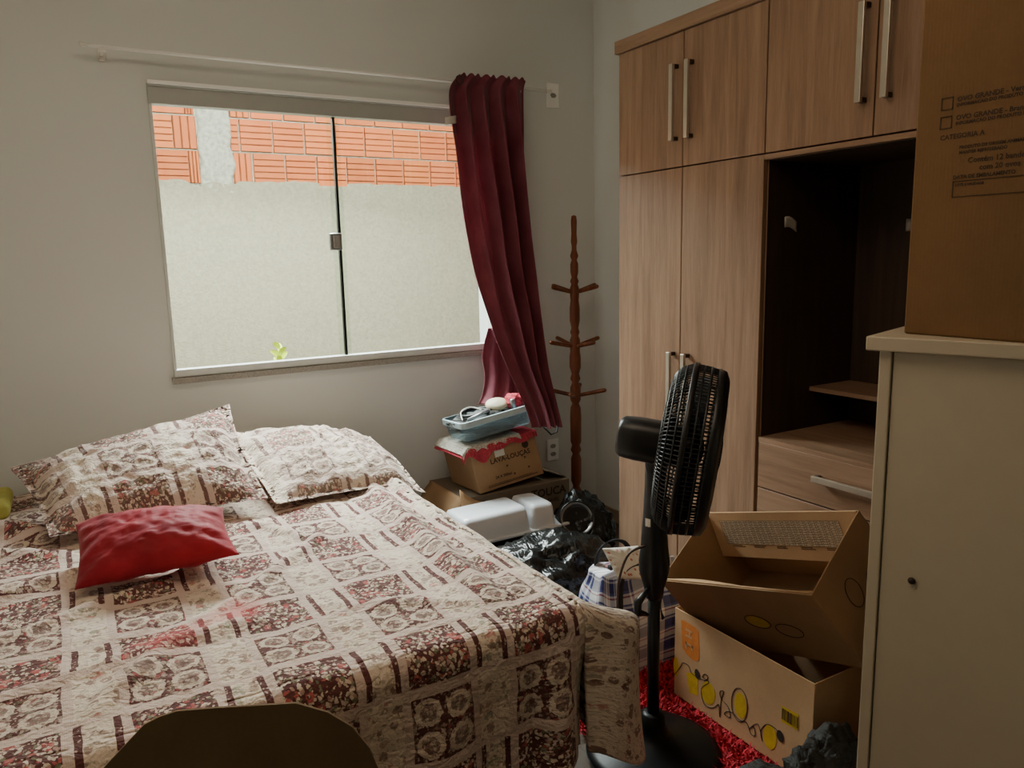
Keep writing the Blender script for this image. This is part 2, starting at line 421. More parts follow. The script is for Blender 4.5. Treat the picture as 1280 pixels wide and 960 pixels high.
# ------------------------------------------------------------------ room shell
XL, XR, YF, YB, ZC = -.75, 2.5, -.95, 3.39, 2.75
struct(MB().box((XL - .2, YF - .2, -.12), (XR + .2, YB + .15, 0)).obj('floor', M['floor']))
struct(MB().box((XL - .2, YF - .2, ZC), (XR + .2, YB + .15, ZC + .15)).obj('ceiling', M['ceil']))
WX0, WX1, WZ0, WZ1 = .37, 1.87, .985, 2.135
mb = MB()
mb.box((XL - .2, YB, 0), (WX0, YB + .15, ZC)); mb.box((WX1, YB, 0), (XR + .2, YB + .15, ZC))
mb.box((WX0, YB, 0), (WX1, YB + .15, WZ0)); mb.box((WX0, YB, WZ1), (WX1, YB + .15, ZC))
struct(mb.obj('wall_back', M['wall']))
struct(MB().box((XR, YF - .2, 0), (XR + .2, YB, ZC)).obj('wall_right', M['wall']))
struct(MB().box((XL - .2, YF - .2, 0), (XL, YB, ZC)).obj('wall_left', M['wall']))
struct(MB().box((XL, YF - .2, 0), (XR, YF, ZC)).obj('wall_front', M['wall']))
struct(MB().box((XL, YB - .012, 0), (XR, YB, .07)).obj('baseboard_back', M['base'], bevel=.002))
struct(MB().box((XR - .012, 2.56, 0), (XR, YB - .012, .07)).obj('baseboard_right', M['base'], bevel=.002))

# window
w = bpy.data.objects.new('window_1', None); COL.objects.link(w); w.location = (1.1, YB, WZ0); struct(w)
mb = MB(); mb.box((WX0, YB - .02, 2.06), (WX1, YB + .03, 2.128)); mb.box((WX0, YB - .03, 2.124), (WX1, YB + .03, 2.138))
mb.obj('head_rail', M['alushade'], w, bevel=.002)
MB().box((WX0, YB - .04, 2.130), (WX1, YB - .022, 2.144)).obj('rail_lip', M['bright'], w, bevel=.001)  # brighter white paints the lit top edge of the head rail
mb = MB(); mb.box((WX0, YB - .02, WZ0 + .004), (WX1, YB + .03, WZ0 + .035)).obj('bottom_rail', M['alu'], w, bevel=.003)
MB().box((WX0, YB - .012, WZ0 + .035), (WX0 + .012, YB + .03, 2.06)).obj('jamb', M['alu'], w, bevel=.001)
MB().box((WX1 - .016, YB - .012, WZ0 + .035), (WX1, YB + .03, 2.06)).obj('jamb', M['alu'], w, bevel=.001)
MB().box((WX0 + .012, YB - .002, WZ0 + .03), (1.125, YB + .004, 2.062)).obj('pane', M['glass'], w)
MB().box((1.075, YB + .012, WZ0 + .03), (WX1 - .014, YB + .018, 2.062)).obj('pane', M['glass'], w)
MB().box((1.098, YB + .004, WZ0 + .03), (1.109, YB + .022, 2.06)).obj('pane_seal', M['black'], w)
l = MB().box((1.05, YB - .022, 1.49), (1.105, YB + .0, 1.565)).obj('latch', M['chrome'], w, bevel=.006)
MB().box((1.064, YB - .027, 1.50), (1.092, YB - .02, 1.555)).obj('latch_button', M['plateshade'], l, bevel=.003)
MB().box((WX0 - .01, YB - .03, WZ0 - .022), (WX1 + .01, YB + .16, WZ0 + .003)).obj('window_sill', M['granite'], w, bevel=.003)

# ------------------------------------------------------------------ outside
struct(MB().box((-5, YB + .15, -.35), (8, 5.6, -.12)).obj('ground', M['soil']))
OY = 5.2
mb = MB()
PZ = 1.955
NX = 260
def plastertop(x): return PZ + .018 * nz(x * 9, 3) + .014 * nz(x * 31, 7) + (-.05 * math.exp(-((x - .80) / .05) ** 2)) - .03 * math.exp(-((x - .98) / .08) ** 2)
def pf(u, v):
    x = -3.0 + 9.0 * u
    return (x, OY - .028, lerp(-.2, plastertop(x), v))
mb.grid(pf, NX, 24)
mb.grid(lambda u, v: (-3 + 9 * u, lerp(OY - .028, OY, v), plastertop(-3 + 9 * u)), NX, 1)
struct(mb.obj('plaster_coat', M['plaster'])); bpy.data.objects['plaster_coat'].name = 'wall_outside_plaster'
mb = MB(); mb.box((-3, OY, -.2), (6, OY + .12, 3.2))
struct(mb.obj('wall_outside_mortar', M['mortar']))
mb = MB()
rb = random.Random(3)
BW, BH, J = .192, .19, .013
def brick(x0, x1, z0, z1, vertical=False):
    k = rb.uniform(.88, 1.08)
    c = srgb(212 * min(1, k), 104 * k, 48 * k)[:3]; d = tuple(x * .25 for x in c)
    y0 = OY - .024 + rb.uniform(-.005, .005)
    if vertical:
        n = 3; s = (x1 - x0) / n
        for i in range(n):
            mb.box((x0 + s * i + .005, y0, z0), (x0 + s * (i + 1) - .005, OY + .02, z1), col=c)
        mb.box((x0, y0 + .011, z0), (x1, OY + .02, z1), col=d)
    else:
        n = 5; s = (z1 - z0) / n
        for i in range(n):
            mb.box((x0, y0, z0 + s * i + (.0042 if i else 0)), (x1, OY + .02, z0 + s * (i + 1) - (.0042 if i < n - 1 else 0)), col=c)
        mb.box((x0 + .001, y0 + .011, z0), (x1 - .001, OY + .02, z1), col=d)
z = 1.935
for row in range(6):
    off = [0, .11, .02, .13, .05, .1][row]
    x = 1.10 + [.05, -.02, .055, -.02, .05, 0][row]
    xr0 = x
    while x < 4.6:
        brick(x, x + BW, z, z + BH); x += BW + J
    if row % 2 == 0: brick(1.045 - .02, xr0 - J, z, z + BH, True)
    else: brick(1.02, xr0 - J + .0, z, z + BH) if xr0 - J > 1.05 else None
    x = [.765, .69, .765, .69, .765, .7][row]
    brick(x + .0, x + [.06, .13, .05, .13, .06, .1][row], z, z + BH, True)
    x -= J * .4
    while x > -2.5:
        brick(x - BW, x, z, z + BH); x -= BW + J
    z += BH + J
struct(mb.obj('wall_outside_bricks', M['brick'], bevel=0))
mb = MB()
def cf(u, v):
    z_ = lerp(1.88, 3.2, v); a = u
    x0 = .835 + .02 * nz(z_ * 9, 1); x1 = 1.02 + .022 * nz(z_ * 9, 5)
    x0 -= .02 * (1 - v); x1 += .02 * (1 - v)
    x = lerp(x0, x1, u)
    return (x, OY - .026 - .012 * nz(x * 30, z_ * 30) - (.0 if 0 < u < 1 else -.04), z_)
mb.grid(cf, 14, 90)
struct(mb.obj('trim_1', M['concrete']))
# plant beyond the sill
pl = thing('garden_plant', (1.09, 4.6, -.12), 'yellow-green leafy garden plant tip outside the window', 'plant')
MB().tube([(1.09, 4.6, -.15), (1.10, 4.61, .3), (1.085, 4.6, .6), (1.09, 4.6, .95)], [.009, .008, .006, .003]).obj('stem', M['leaf'], pl)
mb = MB()
def leaf(base, d, L, wd):
    d = V(d).normalized(); side = d.cross(V((0, 1, .3))).normalized()
    pts = []
    for i in range(7):
        t = i / 6; p = V(base) + d * L * t + V((0, 0, -.35 * L * t * t)); wv_ = wd * math.sin(PI * min(1, t * .9 + .08)) ** .8
        pts.append((p - side * wv_, p + V((0, .004, 0)), p + side * wv_))
    vs = [q for r_ in pts for q in r_]
    mb.add(vs, [(3 * i + k, 3 * i + k + 1, 3 * i + k + 4, 3 * i + k + 3) for i in range(6) for k in range(2)], smooth=True)
for k in range(34):
    a = k * 2.4; z_ = .38 + .0168 * k
    leaf((1.088, 4.6, z_), (math.cos(a), math.sin(a) * .8, .45 + .035 * k), .15 - .0018 * k, .017)
mb.obj('foliage', M['leaf'], pl)

# ------------------------------------------------------------------ curtain rod, curtain, outlets
t = thing('curtain_rod', (1.15, 3.30, 2.235), 'thin white curtain rod spanning the wall above the window', 'curtain rod')
MB().tube([(.16, 3.30, 2.232), (2.17, 3.30, 2.238)], .0068, 12).obj('rod', M['bright'], t)
for x, s in ((.16, -1), (2.17, 1)):
    MB().lathe([(.0, -.010), (.008, -.008), (.011, 0), (.009, .006), (.0075, .009), (.0075, .02)], axis_frame((x, 3.30, 2.235), (-s, 0, 0)), 16).obj('finial', M['plate'], t)
for x in (.225, 1.985):
    mb = MB(); mb.box((x - .011, 3.375, 2.20), (x + .011, YB, 2.26)); mb.box((x - .006, 3.29, 2.217), (x + .006, 3.38, 2.229)); mb.box((x - .012, 3.285, 2.215), (x + .012, 3.315, 2.226))
    mb.obj('bracket', M['plate'], t, bevel=.002)
L = [(1.655, 3.29, 2.265), (1.60, 3.28, 2.185), (1.612, 3.28, 1.995), (1.636, 3.28, 1.782), (1.669, 3.28, 1.545), (1.683, 3.21, 1.322), (1.71, 3.131, 1.12), (1.753, 3.058, .936), (1.788, 2.993, .772), (1.798, 2.957, .672)]
R_ = [(2.017, 3.29, 2.275), (2.01, 3.28, 2.212), (2.019, 3.28, 2.017), (2.032, 3.28, 1.792), (2.055, 3.28, 1.542), (2.028, 3.21, 1.309), (2.0, 3.131, 1.1), (1.978, 3.058, .915), (1.969, 2.993, .751), (1.962, 2.959, .66)]
cu = thing('curtain', (1.85, 3.28, .7), 'long burgundy curtain gathered at the right end of the rod', 'curtain')
def cf(u, v):
    a = table(L, v); b = table(R_, v); p = a.lerp(b, u)
    head = 1 - smooth(0, .12, v)
    amp = lerp(.014, .046, smooth(.05, .35, v)) * lerp(1, .62, smooth(.55, 1, v))
    ph = u * 2 * PI * 4.6 + 1.1 + .8 * v + .9 * nz(v * 2.5, 3)
    uu = smooth(0, .08, u) * 1.0
    # left third hangs as a broader, flatter panel lower down
    flat = smooth(.12, .5, v) * (1 - smooth(.2, .42, u))
    y = -amp * (math.sin(ph) + .25 * math.sin(2 * ph + 1)) * (1 - .75 * flat) - .02 * smooth(.1, .4, v) * math.sin(PI * u)
    x = .010 * math.cos(ph) * (1 - head)
    top = .006 * math.cos(ph * 2) * head
    return (p.x + x + .006 * nz(u * 5, v * 6), p.y - .005 - .018 * head - .03 * smooth(.75, 1, v) + y * (1 - .35 * head) + .012 * nz(u * 4, v * 7, 2), p.z + top)
mb = MB(); mb.grid(cf, 150, 130, lambda u, v: (u * .9, v * 1.6))
cpan = mb.obj('panel', M['curtain'], cu, solid=.003)
L2 = [(1.79, 3.30, 1.10), (1.745, 3.28, .98), (1.735, 3.24, .88), (1.70, 3.20, .80), (1.66, 3.17, .755)]
R2 = [(2.02, 3.29, 1.10), (1.99, 3.27, .98), (1.97, 3.23, .88), (1.95, 3.19, .80), (1.93, 3.16, .755)]
def cf2(u, v):
    p = table(L2, v).lerp(table(R2, v), u); return (p.x, p.y + .014 * math.sin(u * 20 + v), p.z)
mb = MB(); mb.grid(cf2, 60, 24, lambda u, v: (u * .6, v * .5)); mb.obj('back_fold', M['curtain'], cu, solid=.003)
MB().grid(lambda u, v: (1.578 + .055 * u, 3.262 - .01 * math.sin(3 * u), 2.035 + .035 * v + .012 * u), 8, 4).obj('care_tag', M['tape'], cpan, solid=.001)
MB().tube([(1.875, 2.945, .66), (1.91, 2.935, .622), (1.945, 2.94, .628), (1.958, 2.95, .668)], .004, 6).obj('tie_loop', M['black'], cpan)
MB().tube([(1.655 + .018 * math.cos(a * PI / 10), 3.256, 2.236 + .018 * math.sin(a * PI / 10)) for a in range(20)], .003, 6, closed=True).obj('eyelet', M['darkmetal'], cpan)

def outlet(x, z, n, label):
    t = thing('wall_outlet', (x, YB, z), label, 'outlet')
    cp_ = MB().box((x - .037, YB - .008, z - .06), (x + .037, YB, z + .06)).obj('cover_plate', M['bright'], t, bevel=.004)
    for k in range(n):
        zz = z + (.0 if n == 1 else (.022 if k else -.022))
        MB().prism([(.016 * math.cos(a * PI / 3) * 1.15, .0125 * math.sin(a * PI / 3)) for a in range(6)], 0, .002, frame((x, YB - .010, zz), V((1, 0, 0)), V((0, 0, 1)), V((0, -1, 0))) @ Matrix.Translation((0, 0, -.0015))).obj('socket', M['plateshade'], cp_)
outlet(2.243, 2.238, 1, 'white wall outlet high up beside the end of the curtain rod')
outlet(2.212, .409, 2, 'white wall outlet low down behind the cardboard boxes')

# ------------------------------------------------------------------ coat rack
CX, CY = 2.235, 3.2
t = thing('coat_rack', (CX, CY, 0), 'tall turned wooden coat rack standing in the far corner', 'coat rack')
def bead(z, r0, r1, h=.02): return [(r0, z - h), (r1, z - h * .4), (r1, z + h * .4), (r0, z + h)]
prof = [(.024, .05), (.026, .10), (.020, .17), (.016, .20), (.028, .225), (.016, .25), (.027, .28)]
prof += [(.027, .40), (.018, .425), (.028, .445), (.02, .47), (.028, .49), (.029, .62), (.026, .67), (.017, .69), (.027, .71), (.027, .775), (.016, .80), (.026, .82), (.019, .845), (.029, .88), (.029, .93), (.025, .96), (.026, 1.02), (.018, 1.04), (.024, 1.06), (.018, 1.08), (.026, 1.12), (.026, 1.18), (.021, 1.22), (.023, 1.24), (.023, 1.28), (.016, 1.30), (.022, 1.315), (.014, 1.335), (.020, 1.36), (.020, 1.40), (.013, 1.42), (.021, 1.44), (.012, 1.47), (.012, 1.49), (.016, 1.51), (.013, 1.55), (.015, 1.61), (.012, 1.635), (.0, 1.64)]
MB().lathe(prof, Matrix.Translation((CX, CY, 0)), 20).obj('post', M['rackwood'], t)
for z, rot in ((1.258, .15), (.985, .0), (.73, .75)):
    for k in range(4):
        a = rot + k * PI / 2 + .05; d = V((math.cos(a), math.sin(a), .22)).normalized()
        p0 = V((CX, CY, z)) + d * .015
        MB().tube([p0, p0 + d * .03, p0 + d * .13, p0 + d * .142, p0 + d * .148], [.009, .010, .011, .010, .004], 10).obj('peg', M['rackwood'], t)
for k in range(4):
    a = PI / 4 + k * PI / 2; d = V((math.cos(a), math.sin(a), 0))
    p = V((CX, CY, .09))
    MB().tube([p + d * .02, p + d * .09 + V((0, 0, .0)), p + d * .13 + V((0, 0, -.035)), p + d * .15 + V((0, 0, -.076))], [.018, .017, .016, .014], 10).obj('foot', M['rackwood'], t)

# ------------------------------------------------------------------ bed
BX0, BX1, BY0, BY1, BT = -.36, 1.02, 1.475, 3.34, .60
bed = thing('double_bed', (.34, 2.4, 0), 'double bed with a black base pushed against the window wall', 'bed')
MB().box((BX0 + .05, BY0 + .07, .10), (BX1 - .05, BY1 - .02, .33)).obj('bed_base', M['bedbase'], bed, bevel=.02)
MB().box((BX0 + .02, BY0 + .05, .33), (BX1 - .04, BY1 - .01, .565)).obj('mattress', M['mattress'], bed, bevel=.05, seg=4)
for x in (BX0 + .12, BX1 - .12):
    for y in (BY0 + .15, BY1 - .12):
        MB().lathe([(.028, 0), (.032, .10)], Matrix.Translation((x, y, 0)), 14).obj('leg', M['black'], bed)
def seg_ridge(x, y, p, q, wdt, h):
    p = V((*p, 0)); q = V((*q, 0)); d = q - p; L_ = d.length; e = d / L_
    r = V((x, y, 0)) - p; s = r.dot(e); n_ = abs(r.x * e.y - r.y * e.x)
    k = smooth(-.12, .1, s) * (1 - smooth(L_ - .1, L_ + .12, s))
    return h * math.exp(-(n_ / wdt) ** 2) * k
RIDGES = [((.93, 2.75), (.85, 1.62), .03, .026), ((.99, 2.7), (.93, 1.7), .022, -.012), ((.80, 2.6), (.76, 1.7), .03, -.008),
          ((-.30, 2.24), (.26, 2.40), .03, .032), ((-.25, 1.98), (.30, 2.22), .025, .02), ((-.2, 1.72), (.35, 1.80), .03, .018), ((.0, 1.60), (.10, 1.72), .03, .03),
          ((.30, 1.95), (.62, 2.25), .02, .016), ((.05, 1.85), (.40, 2.05), .03, -.01), ((.45, 2.5), (.62, 2.2), .02, .015), ((.93, 2.85), (1.05, 2.55), .05, .035),
          ((.55, 1.75), (.80, 1.60), .025, .012), ((-.34, 2.7), (-.1, 2.55), .03, .03), ((-.34, 2.95), (-.12, 2.75), .04, .05)]
def qz(a, b):
    h = .008 * nz(a * 4, b * 4, 1) + .006 * nz(a * 9, b * 9, 4) + .0035 * nz(a * 24, b * 24, 9) + .0018 * nz(a * 55, b * 55, 2)
    for p, q, w_, hh in RIDGES: h += seg_ridge(a, b, p, q, w_, hh)
    return h
RB = .042
def drape(rho):   # outward and downward travel for rho metres past the edge
    if rho <= 0: return 0, 0
    q = RB * PI / 2
    if rho < q:
        an = rho / RB; return RB * math.sin(an), RB * (1 - math.cos(an))
    return RB + (rho - q) * .04, RB + (rho - q) * .995
mb = MB()
def ptop(a, b): return V((a, b, BT + qz(a, b)))
NA, NB = 150, 190
A0, B1 = BX0 + .01, BY1 - .02
mb.grid(lambda u, v: ptop(lerp(A0, BX1, u), lerp(BY0, B1, v)), NA, NB, lambda u, v: (lerp(A0, BX1, u), lerp(BY0, B1, v)))
def skirt(pt, e, rho, ripple):
    h, d = drape(rho); f = math.exp(-rho / .05)
    p = ptop(*pt) if True else None
    zt = BT + qz(*pt) * f
    wv_ = smooth(.05, .3, rho) * ripple + .004 * nz(pt[0] * 12 + rho * 9, pt[1] * 12, rho * 14)
    return V((pt[0] + e[0] * (h + wv_), pt[1] + e[1] * (h + wv_), zt - d))
HEM = .40
def foot(u, v):
    a = lerp(A0, BX1, u); rho = v * (HEM + .012 * nz(a * 5, 2))
    rip = .018 * math.sin(a * 21 + 1.3 + .5 * nz(a * 3, 1)) * smooth(.2, .9, u) + .022 * math.exp(-((a - .93) / .035) ** 2) - .025 * math.exp(-((a - .865) / .03) ** 2) - .03 * math.exp(-((a - 1.012) / .02) ** 2) + .01 * nz(a * 7, 5)
    return skirt((a, BY0), (0, -1), rho, rip)
mb.grid(foot, NA, 44, lambda u, v: (lerp(A0, BX1, u), BY0 - v * HEM), flip=True)
def side(u, v):
    b = lerp(BY0, B1, u); rho = v * HEM
    return skirt((BX1, b), (1, 0), rho, .014 * math.sin(b * 17) + .01 * nz(b * 6, 8))
mb.grid(side, NB, 40, lambda u, v: (BX1 + v * HEM, lerp(BY0, B1, u)))
def side2(u, v):
    b = lerp(BY0, B1, u); rho = v * HEM
    return skirt((A0, b), (-1, 0), rho, .012 * math.sin(b * 15) + .01 * nz(b * 6, 3))
mb.grid(side2, NB, 40, lambda u, v: (A0 - v * HEM, lerp(BY0, B1, u)), flip=True)
NF0 = len(mb.f)
def cornr(u, v):
    ph = u * PI / 2; e = (math.cos(ph), -math.sin(ph)); s2 = math.sin(2 * ph)
    hem = HEM + .12 * s2 ** .8
    rho = v * hem; h, d = drape(rho)
    k = smooth(.02, .13, rho)
    zt = BT + qz(BX1, BY0) * math.exp(-rho / .05)
    p = V((BX1 + e[0] * h, BY0 + e[1] * h, zt - d))
    # the spare cloth of the corner folds into one hanging flap that points away from the bed side
    prof = s2 ** .6
    flap = V((.17, .035, 0)) * (prof * k * (1 + .12 * rho))
    front = V((-.035, -.05, 0)) * (math.sin(PI * min(1, u * 1.0)) ** .7 * smooth(.35, .8, u) * k)
    back = V((0, .03, 0)) * (smooth(.5, .1, u) * s2 * k)
    wav = V((-.2, 1, 0)) * (.014 * math.sin(5.5 * prof + rho * 7) * k * s2)
    p = p + flap + front + back + wav
    p.z = max(p.z, .055)
    return p
mb.grid(cornr, 60, 48, lambda u, v: (u * .40, v * .52), flip=True)
q = mb.obj('quilt', M['quilt'], None, solid=.012, origin=(.34, 2.4, BT))
q.data.materials.append(M['border'])
for i, p in enumerate(q.data.polygons):
    if i >= NF0: p.material_index = 1
bm = bmesh.new(); bm.from_mesh(q.data); bmesh.ops.remove_doubles(bm, verts=bm.verts, dist=.0008); bm.to_mesh(q.data); bm.free()
tag(q, 'floral patchwork quilt in cream and burgundy spread over the double bed', 'quilt')

# pillows
def pillow(name, c00, c10, c11, c01, T, mat, uvs, seed, label, cat, pinch=.07, flange=.0, wr=.006, sag=None, n=64, uvo=(0, 0), group=None):
    c00, c10, c11, c01 = map(V, (c00, c10, c11, c01))
    ex = (c10 - c00 + c11 - c01); ey = (c01 - c00 + c11 - c10); N = ex.cross(ey).normalized()
    lx = (ex.length) / 2; ly = ey.length / 2
    def pos(u, v, side):
        x, y = 2 * u - 1, 2 * v - 1
        xx = x * (1 - pinch * (1 - y * y) * abs(x)); yy = y * (1 - pinch * (1 - x * x) * abs(y))
        U, W = (xx + 1) / 2, (yy + 1) / 2
        p = c00.lerp(c10, U).lerp(c01.lerp(c11, U), W)
        xi = min(1, abs(x) / (1 - flange)); yi = min(1, abs(y) / (1 - flange))
        prof = max(0, (1 - xi ** 2.4)) ** .55 * max(0, (1 - yi ** 2.4)) ** .55
        w_ = wr * nz(x * 3 * lx * 4, y * 3 * ly * 4, seed + side) + wr * .6 * nz(x * 20 * lx, y * 20 * ly, seed + 3) + wr * .35 * nz(x * 45 * lx, y * 45 * ly, seed + 6)
        crease = .0
        ang = math.atan2(y, x); rr_ = math.hypot(x, y)
        crease = wr * 1.2 * math.sin(ang * 14 + seed) * smooth(.55, 1.1, rr_) * prof ** .3
        p = p + N * (side * T * prof + (w_ + crease) * (prof + .25))
        if sag: p.z += sag(U, W)
        return p
    m = MB()
    m.grid(lambda u, v: pos(u, v, 1), n, n, lambda u, v: (uvo[0] + u * lx, uvo[1] + v * ly))
    m.grid(lambda u, v: pos(u, v, -.55), n, n, lambda u, v: (uvo[0] + u * lx, uvo[1] + v * ly), flip=True)
    base = min(m.v, key=lambda p: p.z)
    ctr = (c00 + c10 + c11 + c01) / 4
    o = m.obj(name, mat, None, merge=.0006, origin=(ctr.x, ctr.y, base.z), subsurf=0)
    return tag(o, label, cat, group)
pillow('pillow', (-.10, 2.58, .655), (.54, 2.60, .655), (.53, 3.12, .90), (-.21, 3.06, .775), .085, M['sham'], 1, 3, 'left patchwork pillow leaning upright against the wall', 'pillow', .05, .09, .010)
pillow('pillow', (.555, 2.56, .64), (1.14, 2.64, .605), (1.11, 3.16, .68), (.51, 3.17, .775), .07, M['sham2'], 1, 8, 'right patchwork pillow lying flat with its corner drooping over the bed edge', 'pillow', .03, .09, .011,
       sag=lambda U, W: -.05 * smooth(.8, 1, U) * (1 - smooth(.0, .5, W)) + .03 * math.sin(PI * U) * W)
pillow('cushion', (-.045, 2.15, .640), (.345, 2.07, .675), (.352, 2.32, .735), (-.03, 2.46, .72), .075, M['red'], 1, 14, 'small crimson cushion with gathered top on the patchwork quilt', 'cushion', .06, .0, .005)
bl = MB(); bl.box((-.375, 3.03, .602), (-.222, 3.29, .662))
tag(bl.obj('folded_blanket', plain('lime cloth', srgb(176, 172, 84), .9), None, bevel=.024, seg=4, origin=(-.30, 3.16, .602)), 'yellow-green folded bedding at the far left edge of the bed', 'bedding')

# ------------------------------------------------------------------ wardrobe
FX = 2.0
wd = thing('wardrobe', (2.25, 1.415, 0), 'tall taupe oak wardrobe with long metal handles along the right wall', 'wardrobe')
Y0, Y1 = .285, 2.545
ys = [2.545, 2.174, 1.793, 1.41, 1.03, .66, .285]
mb = MB()
for y in (Y1 - .018, 1.793 - .009, 1.03 - .009, Y0): mb.box((FX + .02, y, .0), (2.49, y + .018, 2.22))
mb.box((FX + .02, Y0, .06), (2.49, Y1, .08)); mb.box((FX + .02, Y0, 2.20), (2.49, Y1, 2.22)); mb.box((FX + .005, Y0, 1.735), (2.49, Y1, 1.752))
mb.box((2.475, Y0, .06), (2.49, Y1, 2.22)); mb.box((FX + .03, Y0, 0), (FX + .05, Y1, .07))
mb.obj('carcass', M['oak'], wd)
MB().box((FX - .012, Y0 - .02, 2.222), (2.49, Y1 + .012, 2.27)).obj('cornice', M['oakh'], wd, bevel=.002)
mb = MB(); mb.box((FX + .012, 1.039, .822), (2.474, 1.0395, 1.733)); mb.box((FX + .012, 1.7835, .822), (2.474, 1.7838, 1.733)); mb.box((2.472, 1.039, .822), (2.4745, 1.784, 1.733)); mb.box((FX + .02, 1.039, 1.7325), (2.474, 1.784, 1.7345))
mb.obj('niche_shade', M['oakshade'], wd)  # thin dark sheets paint the shade on the niche walls, back and top
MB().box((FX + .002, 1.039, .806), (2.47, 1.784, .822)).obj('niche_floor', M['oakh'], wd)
mb = MB(); mb.box((2.25, 1.04, .955), (2.47, 1.783, .97)); mb.obj('shelf', M['oakh'], wd)
mb = MB(); mb.box((FX - .001, 1.039, 1.7355), (FX + .02, 1.793, 1.7505)).obj('rail_strip', M['oakh'], wd)
for (y, z, s) in ((1.7832, 1.535, 2.117),):
    MB().grid(lambda u, v: (2.09 + .062 * u, 1.7828 - .002, 1.52 + .035 * v - .012 * u + .006 * math.sin(4 * u)), 6, 3).obj('paper_label', M['tape'], wd, solid=.0008)
MB().grid(lambda u, v: (2.4705, 1.60 - .05 * u, 1.50 + .04 * v), 4, 3).obj('paper_label', M['tape'], wd, solid=.0008)
def handle(parent, p0, p1):
    p0, p1 = V(p0), V(p1); h = (p1 - p0).normalized(); side = V((1, 0, 0)).cross(h)
    m_ = MB(); Mx = frame(p0 + V((-.034, 0, 0)), V((1, 0, 0)), side, h)
    Ln = (p1 - p0).length
    m_.box((0, -.0095, 0), (.012, .0095, Ln), Mx)
    o = m_.obj('handle', M['steel'], parent, bevel=.0015)
    m2 = MB()
    for k in (.0, Ln - .014): m2.box((.012, -.008, k), (.034, .008, k + .014), Mx)
    m2.obj('handle_post', M['darkmetal'], o) if False else None
    me = o.data; me.materials.append(M['darkmetal'])
    bm = bmesh.new(); bm.from_mesh(me)
    loc = wloc(parent)
    for k in (.0, Ln - .014):
        vs = [bm.verts.new((Mx @ V((x, y, z))) - loc) for z in (k, k + .014) for y in (-.008, .008) for x in (.012, .034)]
        for f in [(0, 2, 3, 1), (4, 5, 7, 6), (0, 1, 5, 4), (2, 6, 7, 3), (0, 4, 6, 2), (1, 3, 7, 5)]:
            bm.faces.new([vs[i] for i in f]).material_index = 1
    bm.to_mesh(me); bm.free()
GAP = .0022
def door(ya, yb, za, zb, hy=None, hz=None, name='door', mat='oak'):
    d = MB().box((FX, yb + GAP, za + GAP), (FX + .018, ya - GAP, zb - GAP)).obj(name, M[mat], wd, bevel=.0012, seg=1)
    if hy is not None: handle(d, (FX, hy, hz[0]), (FX, hy, hz[1]))
    return d
for i in range(6):
    ya, yb = ys[i], ys[i + 1]
    hy = yb + .032 if i % 2 == 0 else ya - .046
    door(ya, yb, 1.754, 2.222, hy, (1.848, 2.112))
    if i not in (2, 3): door(ya, yb, .07, 1.754, hy, (.80, 1.074))
for za, zb in ((.648, .808), (.482, .648), (.316, .482), (.07, .316)):
    d = MB().box((FX, 1.03 + GAP, za + GAP), (FX + .018, 1.783 - GAP, zb - GAP)).obj('drawer', M['oakh'], wd, bevel=.0012, seg=1)
    zc = zb - .068
    handle(d, (FX, 1.27, zc), (FX, 1.54, zc))

# ------------------------------------------------------------------ white cabinet and the carton on it
ca = math.radians(-17); E1 = V((-math.sin(ca), -math.cos(ca), 0)); E2 = V((math.cos(ca), -math.sin(ca), 0))   # along front (toward viewer), depth
P0 = V((1.342, .938, 0))
cab = thing('white_cabinet', P0 + E1 * .4 + E2 * .17, 'white lacquered cabinet with thick top beside the wardrobe', 'cabinet')
Mx = frame(P0, E1, E2, V((0, 0, 1)))
MB().box((0, 0, 1.252), (.86, .36, 1.28), Mx).obj('top_board', M['white'], cab, bevel=.003)
mb = MB(); mb.box((.022, .015, 0), (.044, .345, 1.252), Mx); mb.box((.80, .015, 0), (.82, .345, 1.252), Mx); mb.box((.03, .33, .02), (.81, .345, 1.25), Mx); mb.box((.03, .02, .03), (.81, .34, .05), Mx)
mb.obj('side_panel', M['white'], cab, bevel=.002)
fpn = MB().box((.046, .021, .04), (.798, .036, 1.25), Mx).obj('front_panel', M['white'], cab, bevel=.002)
MB().lathe([(.0, .0), (.006, .001), (.0075, .004), (.005, .007)], axis_frame(Mx @ V((.105, .0205, .80)), -E2), 12).obj('screw', M['darkmetal'], fpn)
eb = thing('cardboard_box', (1.62, .66, 1.2805), 'tall sealed egg carton box standing on the white cabinet', 'box')
ebc = MB().box((1.43, .40, 1.2805), (1.80, .918, 2.02)).obj('carton', M['cardegg'], eb, bevel=.004)
Fm = lambda y, z: frame(V((1.4292, y, z)), V((0, -1, 0)), V((0, 0, 1)), V((-1, 0, 0)))
tm = MB()
for s, y, z, sz in (('OVO GRANDE - Vermelho', .842, 1.709, .0098), ('INFORMACAO DO PRODUTO NA ETIQUETA', .842, 1.699, .0066), ('OVO GRANDE - Branco', .842, 1.677, .0098), ('INFORMACAO DO PRODUTO NA ETIQUETA', .842, 1.667, .0066),
                    ('CATEGORIA A', .869, 1.645, .0098), ('PRODUTO DE ORIGEM ANIMAL INSPECIONADO', .832, 1.624, .0062), ('MANTER REFRIGERADO', .832, 1.615, .0062), ('Contém 12 bandejas', .815, 1.600, .0105), ('com 20 ovos', .794, 1.586, .0105), ('DATA DE EMBALAMENTO', .84, 1.572, .0074), ('LOTE E VALIDADE', .835, 1.558, .005)):
    text_mb(s, sz * 1.25, Fm(y, z - sz * .45), bold=.0003, mb=tm)
